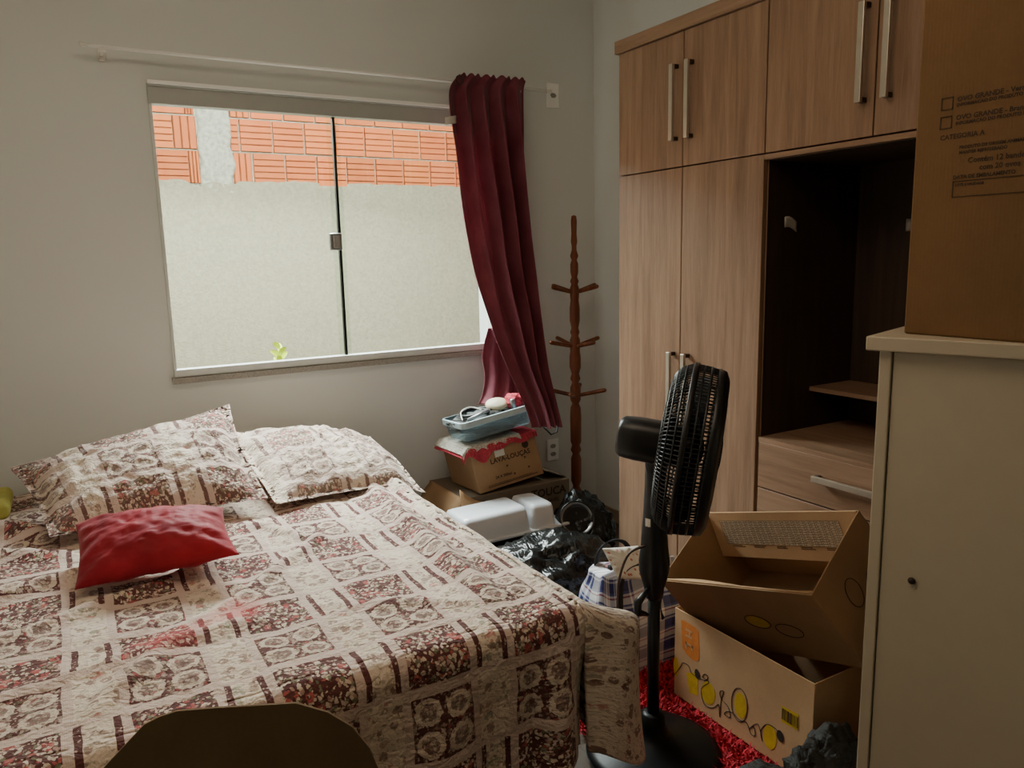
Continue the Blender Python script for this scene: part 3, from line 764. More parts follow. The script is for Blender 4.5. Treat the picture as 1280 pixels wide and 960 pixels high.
def rect_outline(m_, Mx, x0, y0, x1, y1, w_):
    for a, b in (((x0, y0), (x1, y0 + w_)), ((x0, y1 - w_), (x1, y1)), ((x0, y0), (x0 + w_, y1)), ((x1 - w_, y0), (x1, y1))):
        m_.box((a[0], a[1], -.0003), (b[0], b[1], .0003), Mx)
for z in (1.704, 1.671): rect_outline(tm, Fm(.871, z), 0, -.011, .022, .011, .0016)
rect_outline(tm, Fm(.84, 1.536), 0, 0, .24, .029, .0014)
tm.obj('printed_text', M['inkbrown'], ebc)
MB().box((1.4288, .40, 1.2815), (1.4293, .69, 1.50)).obj('packing_tape', plain('clear brown tape', srgb(140, 96, 54), .25, .1, 60), eb) if False else None

# ------------------------------------------------------------------ open cartons by the wardrobe
def open_box(parent, O, u, v, n, a, b, c, mat, th=.004, names=('front_panel', 'end_panel', 'back_panel', 'end_panel', 'bottom_panel')):
    # O = rim corner, u along front, v toward back, n up; body hangs c below
    Mx = frame(V(O), V(u), V(v), V(n))
    res = []
    for nm, lo, hi in ((names[0], (0, 0, -c), (a, th, 0)), (names[1], (a - th, th, -c), (a, b - th, 0)), (names[2], (0, b - th, -c), (a, b, 0)), (names[3], (0, th, -c), (th, b - th, 0)), (names[4], (th, th, -c), (a - th, b - th, -c + th))):
        res.append(MB().box(lo, hi, Mx).obj(nm, mat, parent, bevel=.0012, seg=1))
    return Mx, res
lb = thing('cardboard_box', (1.80, 1.49, .012), 'lower open cardboard box printed with yellow flowers, standing on the red rug', 'box')
RZ = .318
Mx, lbp = open_box(lb, (1.61, 1.757, RZ), (0, -1, 0), (1, 0, 0), (0, 0, 1), .537, .345, RZ - .016, M['cardlight'])
def onX(y, z, off=.0006): return V((1.61 - off, y, z))
def ell(m_, pts4, n=28, k=1.0, half=None, off=.0008):
    top, right, bot, left = [V((0, *p)) for p in pts4]; c = (top + right + bot + left) / 4; ex = (right - left) / 2 * k; ey = (top - bot) / 2 * k
    vs = [onX((c + ex * math.cos(2 * PI * i / n) + ey * math.sin(2 * PI * i / n)).y, (c + ex * math.cos(2 * PI * i / n) + ey * math.sin(2 * PI * i / n)).z, off) for i in range(n)]
    m_.add(vs, [tuple(range(n))])
def ell_line(m_, pts4, r=.0011, n=30):
    top, right, bot, left = [V((0, *p)) for p in pts4]; c = (top + right + bot + left) / 4; ex = (right - left) / 2; ey = (top - bot) / 2
    m_.tube([onX((c + ex * math.cos(2 * PI * i / n) + ey * math.sin(2 * PI * i / n)).y, (c + ex * math.cos(2 * PI * i / n) + ey * math.sin(2 * PI * i / n)).z, .0006) for i in range(n)], r, 5, closed=True)
def _prints(m_, name, mat, parent):
    for f in m_.f:
        k = MB(); k.add([m_.v[i] for i in f], [tuple(range(len(f)))]); k.obj(name, mat, parent)
m_ = MB()
ell(m_, [(1.75, .151), (1.733, .116), (1.75, .082), (1.757, .116)])
m_.add([onX(*p) for p in ((1.70, .117), (1.648, .142), (1.646, .064), (1.684, .055))], [(0, 1, 2, 3)])
ell(m_, [(1.603, .134), (1.574, .1), (1.601, .059), (1.632, .09)])
ell(m_, [(1.472, .165), (1.449, .125), (1.47, .085), (1.495, .12)])
ell(m_, [(1.36, .121), (1.336, .09), (1.36, .046), (1.382, .083)])
_prints(m_, 'flower_print', M['inkyellow'], lbp[0])
m_ = MB()
line = [(1.755, .082), (1.725, .128), (1.716, .144), (1.69, .145), (1.677, .127), (1.649, .126), (1.614, .133), (1.606, .15), (1.619, .152), (1.627, .137), (1.60, .134), (1.632, .096), (1.618, .05), (1.582, .057), (1.561, .08), (1.556, .073), (1.552, .042), (1.548, .101), (1.539, .134), (1.554, .126), (1.548, .106), (1.519, .093), (1.51, .065), (1.533, .062), (1.524, .076), (1.501, .084), (1.473, .076), (1.446, .082), (1.429, .056), (1.413, .06), (1.419, .084), (1.435, .07), (1.404, .101), (1.386, .057), (1.393, .085), (1.373, .118), (1.343, .122), (1.325, .113)]
pts = []
for i in range(len(line) * 4 - 3):
    p = table([(0, *q_) for q_ in line], i / (len(line) * 4 - 4)); pts.append(onX(p.y, p.z, .0006))
m_.tube(pts, .0011, 5)
ell_line(m_, [(1.473, .178), (1.446, .125), (1.475, .071), (1.508, .12)])
ell(m_, [(1.652, .152), (1.640, .137), (1.649, .12), (1.662, .137)], off=.0016)
ell(m_, [(1.326, .126), (1.312, .110), (1.322, .092), (1.336, .108)], off=.0016)
m_.obj('loop_print', M['ink'], lbp[0])
m_ = MB()
em = [(1.728, .285), (1.715, .291), (1.66, .288), (1.648, .28), (1.644, .188), (1.652, .178), (1.672, .174), (1.70, .180), (1.72, .195)]
m_.add([onX(*p) for p in em], [tuple(range(len(em)))])
m_.obj('emblem_print', M['inkorange'], lbp[0])
m_ = MB()
for (ya, za, yb, zb) in ((1.705, .262, 1.676, .268), (1.690, .246, 1.684, .262), (1.705, .242, 1.676, .248), (1.705, .215, 1.672, .221), (1.705, .2, 1.699, .221), (1.678, .206, 1.672, .221)):
    m_.add([onX(ya, za, .0016), onX(yb, za, .0016), onX(yb, zb, .0016), onX(ya, zb, .0016)], [(0, 1, 2, 3)])
_prints(m_, 'emblem_stroke', M['cardlight'], lbp[0])
m_ = MB(); bars = [0, .004, .008, .013, .018, .021, .027, .031, .037, .042, .047, .051]
m_.add([onX(*p) for p in ((1.323, .202), (1.266, .206), (1.266, .158), (1.323, .154))], [(0, 1, 2, 3)])
m_.obj('barcode_print', M['inkyellow'], lbp[0])
m_ = MB(); rb = random.Random(5)
for b_ in bars:
    w_ = rb.choice((.0014, .002, .003)); y = 1.321 - b_
    m_.add([onX(y, .164, .0016), onX(y - w_, .164, .0016), onX(y - w_, .197, .0016), onX(y, .197, .0016)], [(0, 1, 2, 3)])
m_.obj('barcode_bars', M['inkbrown'], lbp[0])
# upper, tipped carton
u_ = V((.031, -.96, .277)).normalized(); n_ = V((-.558, .213, .802)); n_ = (n_ - u_ * n_.dot(u_)).normalized(); v_ = n_.cross(u_)
OB = V((1.541, 1.752, .428))
a_, b_, c_ = .571, .305, .275
cen = OB + u_ * a_ / 2 + v_ * b_ / 2 - n_ * c_
ub = thing('cardboard_box', cen, 'tipped open cardboard box with a printed table on its flap, lying on the lower box', 'box')
Mu, ubp = open_box(ub, OB, u_, v_, n_, a_, b_, c_, M['card'])
# back flap folded down into the box, printed side toward the room
fl_d = (-n_ * .93 - v_ * .36).normalized()
Mf = frame(OB + v_ * (b_ - .006) + n_ * .002, u_, -fl_d, u_.cross(-fl_d))
bfl = MB().box((.008, -.155, -.002), (a_ - .008, 0, .002), Mf).obj('flap', M['cardlight'], ub, bevel=.0008, seg=1)
m_ = MB(); m_.box((.05, -.108, .0021), (.50, -.028, .0026), Mf); m_.obj('table_panel', plain('pale print', srgb(206, 186, 160), .8, .05), bfl)
m_ = MB()
nr, nc = 11, 22
for r in range(nr + 1):
    y = -.028 - .08 * r / nr; m_.box((.05, y - .0006, .0027), (.50, y + .00035, .003), Mf)
for c in range(nc + 1):
    x = .05 + .45 * c / nc; m_.box((x - .0003, -.108, .0027), (x + .0003, -.028, .003), Mf)
rb = random.Random(9)
for r in range(nr):
    y = -.028 - .08 * (r + .5) / nr
    for c in range(nc):
        x = .05 + .45 * c / nc + .004; m_.box((x, y - .001, .0027), (x + rb.uniform(.004, .011), y + .0002, .003), Mf)
for x in (.07, .16, .25, .34, .43):
    for y in (-.114, -.119): m_.box((x, y, .0021), (x + rb.uniform(.035, .055), y + .002, .0026), Mf)
m_.obj('printed_table', M['inkbrown'], bfl)
Mff = frame(OB + v_ * .006 + n_ * .001, u_, (-n_ * .75 + v_ * .66).normalized(), u_.cross((-n_ * .75 + v_ * .66).normalized()))
mb = MB()
def ffl(x, y): return Mff @ V((.01 + x * (a_ - .02), y * (.035 + .02 * math.sin(PI * x) ** 3 * (1 if x > .4 else .6)), .006 * math.sin(7 * x) * y))
mb.grid(ffl, 30, 4); mb.obj('flap', M['cardlight'], ub, solid=.004)
for (x, z) in ((.30, -.14), (.40, -.16)):
    m_ = MB(); m_.tube([Mu @ V((x + .045 * math.cos(i * PI / 12), -.0006, z + .026 * math.sin(i * PI / 12))) for i in range(24)], .0011, 5, closed=True); m_.obj('loop_print', M['ink'], ubp[0])
for (y, z) in ((.12, -.12), (.20, -.17)):
    m_ = MB(); m_.tube([Mu @ V((a_ + .0006, y + .028 * math.cos(i * PI / 12), z + .045 * math.sin(i * PI / 12))) for i in range(24)], .0011, 5, closed=True); m_.obj('loop_print', M['ink'], ubp[1])
m_ = MB(); 
for (x, z) in ((.30, -.14),):
    m_.add([Mu @ V((x + .04 * math.cos(i * PI / 12), -.0004, z + .022 * math.sin(i * PI / 12))) for i in range(24)], [tuple(range(24))])
m_.obj('flower_print', M['inkyellow'], ubp[0])

# ------------------------------------------------------------------ boxes, crochet and organiser in the corner
tb = thing('cardboard_box', (1.75, 3.19, 0), 'bottom corner cardboard box printed TOUCA, left flap open, beneath a smaller box', 'box')
tbc = MB().box((1.47, 3.0, 0), (2.055, 3.36, .372)).obj('carton', M['cardgrey'], tb, bevel=.004)
mb = MB(); mb.grid(lambda u, v: (1.472 - .06 * v - .01 * math.sin(3 * v), lerp(2.99 - .02 * v, 3.34, u), .374 - .11 * v + .03 * v * u), 6, 6); mb.obj('flap', M['card'], tb, solid=.004)
mb = MB(); mb.grid(lambda u, v: (lerp(1.455, 1.62, u), 2.992 - .02 * (1 - v) * (1 - u), lerp(.24, .335 + .085 * (1 - u) ** 2, v)), 8, 4); mb.obj('flap', M['cardlight'], tb, solid=.004)
mb = MB(); mb.grid(lambda u, v: (lerp(1.93, 2.05, u), lerp(3.02, 3.2, v), .374 + .05 * (1 - u)), 6, 4); mb.obj('flap', M['cardgrey'], tb, solid=.004)
FT = frame(V((0, 2.9985, 0)), V((1, 0, 0)), V((0, 0, 1)), V((0, -1, 0)))
tm = text_mb('TOUCA', .056, FT @ Matrix.Translation((1.835, .306, 0)), bold=.0012); text_mb('DESCARTAVEL', .024, FT @ Matrix.Translation((1.835, .272, 0)), bold=.0004, mb=tm)
tm.obj('printed_text', M['ink'], tbc)
lv = thing('cardboard_box', (1.74, 3.15, .39), 'brown dishwashing soap box tilted on top of the larger corner box', 'box')
tl_ = Matrix.Translation((1.562, 3.0, .378)) @ Matrix.Rotation(math.radians(-5), 4, 'Y') @ Matrix.Rotation(math.radians(4), 4, 'Z') @ Matrix(((1, 0, -.16, 0), (0, 1, 0, 0), (0, 0, 1, 0), (0, 0, 0, 1)))
lvc = MB().box((0, 0, 0), (.365, .26, .22), tl_).obj('carton', M['card'], lv, bevel=.004)
LT = tl_ @ frame(V((0, -.0012, 0)), V((1, 0, 0)), V((0, 0, 1)), V((0, -1, 0)))
tm = text_mb('LAVA-LOUÇAS', .034, LT @ Matrix.Translation((.092, .124, 0)), bold=.0008); text_mb('24 X 500ml', .019, LT @ Matrix.Translation((.10, .048, 0)), bold=.0005, mb=tm)
tm.box((.05, .016, -.0004), (.33, .019, .0004), LT); tm.box((.05, .024, -.0004), (.30, .0255, .0004), LT)
for (x, y) in ((.175, .095), (.205, .047), (.28, .11), (.29, .058), (.305, .165)):
    tm.add([LT @ V((x + .008 * math.cos(q_), y + .008 * math.sin(q_) * .9, 0)) for q_ in (0.3, 2.2, 4.4)], [(0, 1, 2)])
tm.add([LT @ V((.318 + .019 * math.cos(i * PI / 8) - .02, .172 + .019 * math.sin(i * PI / 8), .0)) for i in range(16)], [tuple(range(16))])
tm.obj('printed_text', M['inkbrown'], lvc)
MB().box((.125, .15, -.0002), (.178, .21, .0004), LT).obj('shipping_label', M['sticker'], lvc)
# crochet cloths lying on the box
def doily(mat, x0, x1, z, hem, left, label, ph, N_=72):
    # laid in the soap box frame: flat on top, bending over the front edge and the left edge
    def f(u, v):
        x = lerp(x0, x1, u); s = lerp(0, .25 + hem(x), v)      # s: distance from the back edge
        xl = max(0, -.004 - x)
        xx = max(x, -.004) - xl * left; zz = z - xl * (1 - left * .55)
        if s <= .25: y = .25 - s; dz = 0
        else: y = -.004 - .10 * (s - .25) - .005 * math.sin(x * 60 + ph) * min(1, (s - .25) * 30); dz = -(s - .25)
        return tl_ @ V((xx, y, zz + dz + .003 * nz(x * 20, s * 20, ph)))
    m_ = MB()
    m_.grid(f, N_, N_, skip=lambda u, v: (int(u * N_) % 3 == 1 and int(v * N_) % 3 == 1 and v > .55))
    return tag(m_.obj('crochet_doily', mat, None, solid=.004, origin=tl_ @ V((.18, .12, z))), label, 'doily')
doily(M['crochetred'], -.06, .375, .224, lambda x: .032 + .05 * math.exp(-((x - .065) / .04) ** 2) + .008 * math.sin(x * 50), .75, 'coral red crochet cloth hanging over the soap box edge', 1.0)
doily(M['crochetw'], -.05, .28, .231, lambda x: .018 + .010 * math.sin(x * 70) + .012 * math.exp(-((x - .1) / .05) ** 2), .8, 'white and grey crochet cloth under the plastic organizer', 4.0)
# organiser tub
og = thing('storage_tub', (1.68, 3.12, .63), 'clear shallow plastic tub with pale blue rim full of odds and ends', 'tub')
ot = Matrix.Translation((1.49, 2.985, .632)) @ Matrix.Rotation(math.radians(-8), 4, 'Y') @ Matrix.Rotation(math.radians(-5), 4, 'X') @ Matrix.Rotation(math.radians(-2), 4, 'Z')
mb = MB(); w_, d_, h_ = .355, .23, .085
def rr_loop(x0, y0, x1, y1, r, z, n=5):
    pts = []
    for (cx, cy, a0) in ((x1 - r, y1 - r, 0), (x0 + r, y1 - r, PI / 2), (x0 + r, y0 + r, PI), (x1 - r, y0 + r, 1.5 * PI)):
        for k in range(n + 1): a = a0 + k * PI / 2 / n; pts.append(V((cx + r * math.cos(a), cy + r * math.sin(a), z)))
    return pts
def loft(m_, loops, Mx, cap0=False, cap1=False):
    n = len(loops[0]); vs = [Mx @ p for l_ in loops for p in l_]
    fs = [(i * n + k, i * n + (k + 1) % n, (i + 1) * n + (k + 1) % n, (i + 1) * n + k) for i in range(len(loops) - 1) for k in range(n)]
    if cap0: fs.append(tuple(range(n))[::-1])
    if cap1: fs.append(tuple(range((len(loops) - 1) * n, len(loops) * n)))
    m_.add(vs, fs, smooth=False)
loft(mb, [rr_loop(.012, .012, w_ - .012, d_ - .012, .02, 0), rr_loop(0, 0, w_, d_, .025, h_)], ot, cap0=True)
mb.obj('tub_body', M['clear'], og, solid=.002)
mb = MB(); loft(mb, [rr_loop(-.001, -.001, w_ + .001, d_ + .001, .025, h_ - .026), rr_loop(-.008, -.008, w_ + .008, d_ + .008, .03, h_ - .022), rr_loop(-.008, -.008, w_ + .008, d_ + .008, .03, h_ + .004), rr_loop(.002, .002, w_ - .002, d_ - .002, .022, h_ + .004)], ot)
mb.obj('rim', M['rim'], og, bevel=.001)
def inT(*p): return ot @ V(p)
def cable(name, pts, r, mat, label, cat):
    P = [table(pts, i / 40) for i in range(41)]
    tag(MB().tube([inT(*p) for p in P], r, 7).obj(name, mat, None, origin=inT(*pts[0])), label, cat)
cable('coiled_cable', [(.05, .05, .05), (.02, .12, .085), (.10, .19, .10), (.20, .15, .10), (.16, .06, .095), (.07, .06, .10), (.05, .14, .10), (.13, .18, .11), (.2, .1, .09)], .0055, M['fan'], 'black cable coiled at the left end of the plastic tub', 'cable')
cable('white_cable', [(.03, .06, .09), (.06, .13, .115), (.12, .16, .12), (.16, .12, .10)], .0028, M['plate'], 'thin white cable looped over the black one in the tub', 'cable')
tag(MB().tube([inT(.05, .045, .088), inT(.16, .045, .105)], .008, 10).obj('metal_rod', M['chrome'], None, origin=inT(.1, .045, .09)), 'short metal rod lying along the front of the plastic tub', 'rod')
tag(MB().lathe([(0, -.012), (.035, -.012), (.045, -.004), (.045, .006), (.03, .016), (0, .018)], ot @ Matrix.Translation((.245, .13, .105)) @ Matrix.Rotation(.5, 4, 'X') @ Matrix.Scale(1.25, 4, (1, 0, 0)), 24).obj('round_case', plain('cream plastic', srgb(206, 196, 166), .5), None, origin=inT(.245, .13, .1)), 'cream oval case on top of the tub contents', 'case')
tag(MB().lathe([(.012, 0), (.013, .002), (.013, .045), (.010, .05), (.0, .05)], ot @ Matrix.Translation((.305, .08, .07)), 14).obj('small_jar', M['chrome'], None, origin=inT(.305, .08, .08)), 'small silver capped jar standing in the tub', 'jar')
def lump(name, c, r, mat, label, cat, amp=.25, fr=2.0, seed=0, sub=4, zmin=None, uvs=False, ridge=0, group=None, parent=None):
    bm = bmesh.new(); bmesh.ops.create_icosphere(bm, subdivisions=sub, radius=1)
    vs = []; 
    for v in bm.verts:
        d = v.co.normalized(); k = 1 + amp * noise.noise(d * fr + V((seed, seed * 2, 3))) + amp * .5 * noise.noise(d * fr * 2.3 + V((seed, 1, seed)))
        if ridge: k += ridge * (.5 - abs(noise.noise(d * fr * 1.9 + V((seed * 3, 0, 1))))) + ridge * .5 * (.5 - abs(noise.noise(V((d.x * 3, d.y * 3, d.z * 9)) + V((seed, 4, 1)))))
        p = V((c[0] + d.x * r[0] * k, c[1] + d.y * r[1] * k, c[2] + d.z * r[2] * k))
        if zmin is not None: p.z = max(p.z, zmin)
        vs.append(p)
    fs = [tuple(v.index for v in f.verts) for f in bm.faces]; bm.free()
    m_ = MB(); m_.add(vs, fs, smooth=True)
    if parent: return m_.obj(name, mat, parent)
    o = m_.obj(name, mat, None, origin=(c[0], c[1], zmin if zmin is not None else c[2] - r[2]))
    return tag(o, label, cat, group)
lump('crumpled_cloth', inT(.33, .12, .10), (.045, .05, .035), M['crochetred'], 'coral red cloth bundled at the curtain end of the tub', 'cloth', .3, 2.5, 3)
lump('rag', inT(.17, .115, .045), (.155, .085, .042), M['greycloth'], 'grey bundle of small things filling the plastic tub', 'rag', .4, 4, 5, ridge=.3)

# ------------------------------------------------------------------ white two-section lid on black crate, pan, bags
cr = thing('storage_crate', (1.58, 2.84, 0), 'black storage crate standing beyond the bed under the white lid', 'crate')
MB().box((1.335, 2.73, 0), (1.83, 2.96, .262)).obj('crate_body', M['fan'], cr, bevel=.012, seg=3)
MB().box((1.325, 2.72, .235), (1.84, 2.97, .258)).obj('crate_rim', M['fan'], cr, bevel=.006)
tr = thing('plastic_lid', (1.57, 2.83, .264), 'white moulded plastic lid with two raised sections on the black crate', 'lid')
def hump(x0, x1, h0, h1):
    mb = MB(); I = Matrix.Translation((0, 0, 0))
    def sl(z, ins): return rr_loop(x0 + ins, 2.715 + ins * 1.4, x1 - ins * .6, 2.93 - ins, .02, z, 6)
    loft(mb, [sl(.274, 0), sl(.30, .002), sl(h0 - .02, .008), sl(h0 - .006, .013), sl(h0, .026)], I, cap1=True)
    for v in mb.v:
        v.z += (h1 - h0) * (v.x - x0) / (x1 - x0) * (1 if v.z > .3 else 0)
    o = mb.obj('raised_section', M['trayw'], tr)
    for p in o.data.polygons: p.use_smooth = len(p.vertices) == 4
    return o
hump(1.335, 1.655, .372, .378); hump(1.665, 1.79, .378, .372)
MB().box((1.325, 2.70, .264), (1.85, 2.945, .276)).obj('flange', M['trayw'], tr, bevel=.004)
pot = thing('cooking_pan', (1.87, 2.68, .24), 'dark round cooking pan tipped on its side on the black bags', 'pan')
Pm = axis_frame((1.885, 2.70, .285), (-.35, -.80, .45))
pbod = MB().lathe([(0.0, .0), (.05, .0), (.066, .004), (.072, .012), (.076, .025), (.082, -.0), (.088, -.05), (.09, -.055), (.084, -.05), (.0, -.01)], Pm, 32).obj('pan_body', M['pot'], pot)
MB().lathe([(.062, .002), (.068, .011), (.075, .013), (.079, .006), (.07, .0), (.062, .002)], Pm, 32).obj('base_ring', M['chrome'], pbod)
lump('garbage_bag', (1.58, 2.44, .155), (.28, .21, .175), M['bin'], 'glossy black garbage bag slumped between bed and wardrobe', 'bag', .16, 2.2, 2, 5, 0.0, ridge=.22)
lump('garbage_bag', (1.97, 2.78, .15), (.14, .14, .20), M['bin'], 'smaller black garbage bag behind the pan by the wardrobe', 'bag', .15, 2.4, 7, 5, 0.0, ridge=.2)
lump('garbage_bag', (1.36, 2.14, .12), (.13, .11, .165), M['bin'], 'black plastic bag squeezed between the bed and the plaid bag', 'bag', .15, 2.4, 11, 5, 0.0, ridge=.25)
# plaid bag
pb = thing('plaid_bag', (1.67, 2.04, 0), 'blue white and red plaid woven carry bag with black zipper', 'bag')
mb = MB()
def pbf(u, v):
    a = u * 2 * PI; ca_, sa = math.cos(a), math.sin(a); ex = .45
    X = math.copysign(abs(ca_) ** ex, ca_); Y = math.copysign(abs(sa) ** ex, sa)
    z_ = v; k = (1 - .45 * smooth(.55, 1, v) ** 1.3) ; kx = 1 - .10 * smooth(.7, 1, v)
    b_ = 1 + .05 * math.sin(PI * v) + .05 * nz(X * 2, Y * 2 + z_ * 3, 4)
    return (1.67 + .185 * X * b_ * kx, 2.04 + .125 * Y * b_ * k, .002 + .36 * z_ + .02 * nz(X * 2.5, Y * 2.5, z_ * 2) * v - .01 * (X * X) * v)
mb.grid(pbf, 72, 36, lambda u, v: (u * 1.1, v * .38))
top = [pbf(i / 72, 1) for i in range(72)]
mb.add([V(p) for p in top] + [V((1.67, 2.04, .365))], [(i, (i + 1) % 72, 72) for i in range(72)], [(i / 72 * 1.1, .38) for i in range(72)] + [(.5, .43)], True)
mb.obj('bag_body', M['plaid'], pb, merge=.0005)
for y in (1.955, 2.12):
    P = [table([(1.54, y - .04, .22), (1.55, y - .02, .36), (1.58, y - .02, .42), (1.64, y - .02, .43), (1.70, y - .02, .38), (1.72, y - .045, .22)], i / 30) for i in range(31)]
    if y < 2: P = [V((p.x - .02, p.y - .0, p.z - .03)) for p in P]
    m_ = MB(); vs = []; 
    for p in P: vs += [p + V((-.0, 0, 0)) + V((.012, .004, 0)), p - V((.012, .004, 0))]
    m_.add(vs, [(2 * i, 2 * i + 1, 2 * i + 3, 2 * i + 2) for i in range(30)], smooth=True); m_.obj('carry_strap', M['strap'], pb, solid=.003)
zp_ = MB().box((1.56, 2.032, .352), (1.78, 2.05, .372)).obj('zipper', M['strap'], pb, bevel=.004)
tag_ = MB(); tag_.tube([(1.615, 1.895, .30), (1.617, 1.885, .26), (1.618, 1.882, .235)], .004, 8); tag_.obj('zip_pull', M['chrome'], zp_)
pillow('cloth_pouch', (1.515, 1.935, .372), (1.64, 1.91, .345), (1.645, 1.985, .445), (1.50, 2.0, .462), .018, M['floral'], 1, 21, 'white floral cloth pouch lying on the plaid bag', 'pouch', .03, 0, .004, n=28)
lump('plaid_bag_side', (1.46, 2.02, .2), (.05, .06, .12), M['plaid'], 'x', 'x', .1) if False else None
lump('dark_garment', (1.55, 1.12, .08), (.15, .078, .145), M['darkbag'], 'dark crumpled garment on the floor before the open boxes', 'clothing', .22, 2.4, 4, 5, 0.0, ridge=.35)
lump('dark_garment', (1.45, 1.25, .045), (.10, .06, .06), M['darkbag'], 'low dark rag beside the fan base on the rug edge', 'clothing', .2, 2.4, 9, 4, 0.0, ridge=.3)
lump('beige_cloth', (1.70, 1.13, .06), (.05, .035, .09), M['beige'], 'beige cloth poking out next to the white cabinet', 'cloth', .2, 2.5, 6, 4, 0.0, ridge=.3)

# ------------------------------------------------------------------ rug
rg = thing('shag_rug', (1.45, 1.45, 0), 'bright red shaggy rug under the fan and boxes', 'rug')
MB().box((1.25, 1.06, 0), (1.95, 1.96, .010)).obj('rug_backing', M['rug'], rg)
mb = MB(); rb = random.Random(21)
for i in range(11000):
    x = rb.uniform(1.24, 1.97); y = rb.uniform(1.06, 1.98)
    if x > 1.63 and y < 1.74 and y > 1.25: continue
    L_ = rb.uniform(.025, .045); a = rb.uniform(0, 2 * PI); tl2 = rb.uniform(.5, 1.2)
    if x > 1.585 and y < 1.78: L_ *= .5; a = rb.uniform(.6 * PI, 1.4 * PI)
    if math.hypot(x - 1.355, y - 1.565) < .20: continue
    d = V((math.cos(a) * math.sin(tl2), math.sin(a) * math.sin(tl2), math.cos(tl2)))
    s = V((-math.sin(a), math.cos(a), 0)) * .0028
    p = V((x, y, .008)); m1 = p + d * L_ * .55 + V((0, 0, .004)); e = p + d * L_
    mb.add([p - s, p + s, m1 + s, m1 - s, e], [(0, 1, 2, 3), (3, 2, 4)])
o = mb.obj('pile', M['rug'], rg); o['kind'] = 'stuff'

# ------------------------------------------------------------------ pedestal fan
FXY = V((1.355, 1.565, 0)); FB = .012
fan = thing('pedestal_fan', (1.355, 1.565, FB), 'black pedestal fan on a round base beside the bed', 'fan')
T0 = Matrix.Translation((1.355, 1.565, FB))
MB().lathe([(.0, 0), (.185, 0), (.195, .006), (.193, .014), (.17, .024), (.12, .036), (.07, .05), (.045, .066), (.036, .09), (.033, .125), (.022, .13), (.0, .13)], T0, 48).obj('base', M['fangloss'], fan)
MB().lathe([(.0175, .10), (.0175, .54)], T0, 20).obj('pole', M['fan'], fan)
utb = MB().lathe([(.0175, .475), (.026, .485), (.028, .51), (.034, .53), (.042, .56), (.043, .59), (.038, .63), (.037, .65), (.032, .72), (.028, .80), (.026, .90), (.0, .90)], T0, 28).obj('upper_tube', M['fan'], fan)
ax = V((.697, -.717, -.14)).normalized()
C0 = FXY + V((0, 0, .942)) + ax * .012
# motor housing
HM = axis_frame(C0, ax)
mb = MB()
loops = []
for h, rx, ry, dz in ((-.115, .034, .036, 0), (-.112, .044, .047, 0), (-.10, .052, .055, 0), (-.06, .056, .058, 0), (.0, .058, .058, 0), (.05, .055, .055, 0), (.062, .04, .04, 0)):
    n = 28; lp = []
    for k in range(n):
        a = 2 * PI * k / n; c_, s_ = math.cos(a), math.sin(a)
        lp.append(V((rx * math.copysign(abs(c_) ** .7, c_), ry * math.copysign(abs(s_) ** .7, s_) + dz, h)))
    loops.append(lp)
loft(mb, loops, HM, True, True)
mhs = o = mb.obj('motor_housing', M['fan'], fan, bevel=.004)
for p in o.data.polygons: p.use_smooth = True
MB().lathe([(.011, 0), (.012, .02), (.008, .026), (0, .026)], axis_frame(C0 + HM.to_3x3() @ V((0, .054, .03)), HM.to_3x3() @ V((0, 1, 0))), 14).obj('oscillation_knob', M['fan'], mhs)
mb = MB()
nk = [FXY + V((0, 0, .85)), FXY + V((0, 0, .90)) + ax * .005, C0 - V((0, 0, .03))]
mb.tube(nk, [.026, .034, .04], 20); mb.obj('tilt_neck', M['fan'], fan)
S0 = C0 + ax * .064     # seam centre
S0.z -= .004
GM = axis_frame(S0, ax)
def cage(prof, n, r, rings, name, mat):
    m_ = MB()
    for k in range(n):
        a = 2 * PI * k / n; c_, s_ = math.cos(a), math.sin(a)
        m_.tube([GM @ V((rr * c_, rr * s_, h)) for rr, h in prof], r, 4, caps=False)
    for rr, h, w_ in rings:
        m_.tube([GM @ V((rr * math.cos(2 * PI * k / 64), rr * math.sin(2 * PI * k / 64), h)) for k in range(64)], w_, 6, closed=True)
    return m_.obj(name, mat, fan)
RR = .229
rear = [(.055, -.060), (.11, -.061), (.165, -.058), (.195, -.050), (.215, -.034), (RR - .004, -.012), (RR, 0)]
rgr = cage(rear, 120, .0023, [(.055, -.060, .003), (.11, -.062, .0022), (.14, -.060, .0022), (.165, -.058, .0022), (.19, -.052, .003), (.208, -.041, .003), (.222, -.022, .003)], 'rear_grille', M['fan'])
MB().lathe([(0, -.062), (.056, -.062), (.058, -.054), (0, -.054)], GM, 32).obj('grille_backplate', M['fan'], rgr)
front = [(RR, 0), (RR - .002, .03), (RR - .006, .058), (RR - .014, .076), (RR - .03, .086), (.15, .091), (.10, .092), (.05, .092)]
fgr = cage(front, 120, .0023, [(RR - .002, .022, .003), (RR - .004, .042, .004), (.19, .088, .0024), (.15, .091, .0024), (.10, .092, .0024)], 'front_grille', M['fan'])
MB().lathe([(RR + .001, -.007), (RR + .005, -.005), (RR + .005, .007), (RR + .001, .009), (RR - .005, .008), (RR - .005, -.006), (RR + .001, -.007)], GM, 72).obj('clip_band', M['fan'], fan)
MB().lathe([(RR - .006, .058), (RR - .002, .062), (RR - .008, .080), (RR - .030, .090), (RR - .032, .086), (RR - .016, .074), (RR - .008, .058)], GM, 72).obj('front_rim', M['fan'], fgr)
MB().lathe([(0, .090), (.052, .091), (.050, .097), (.03, .100), (0, .101)], GM, 32).obj('badge_disc', M['fangloss'], fgr)
hb = MB().lathe([(.0, -.02), (.04, -.02), (.042, .03), (.03, .05), (0, .055)], GM, 28).obj('hub', M['fangloss'], fan)
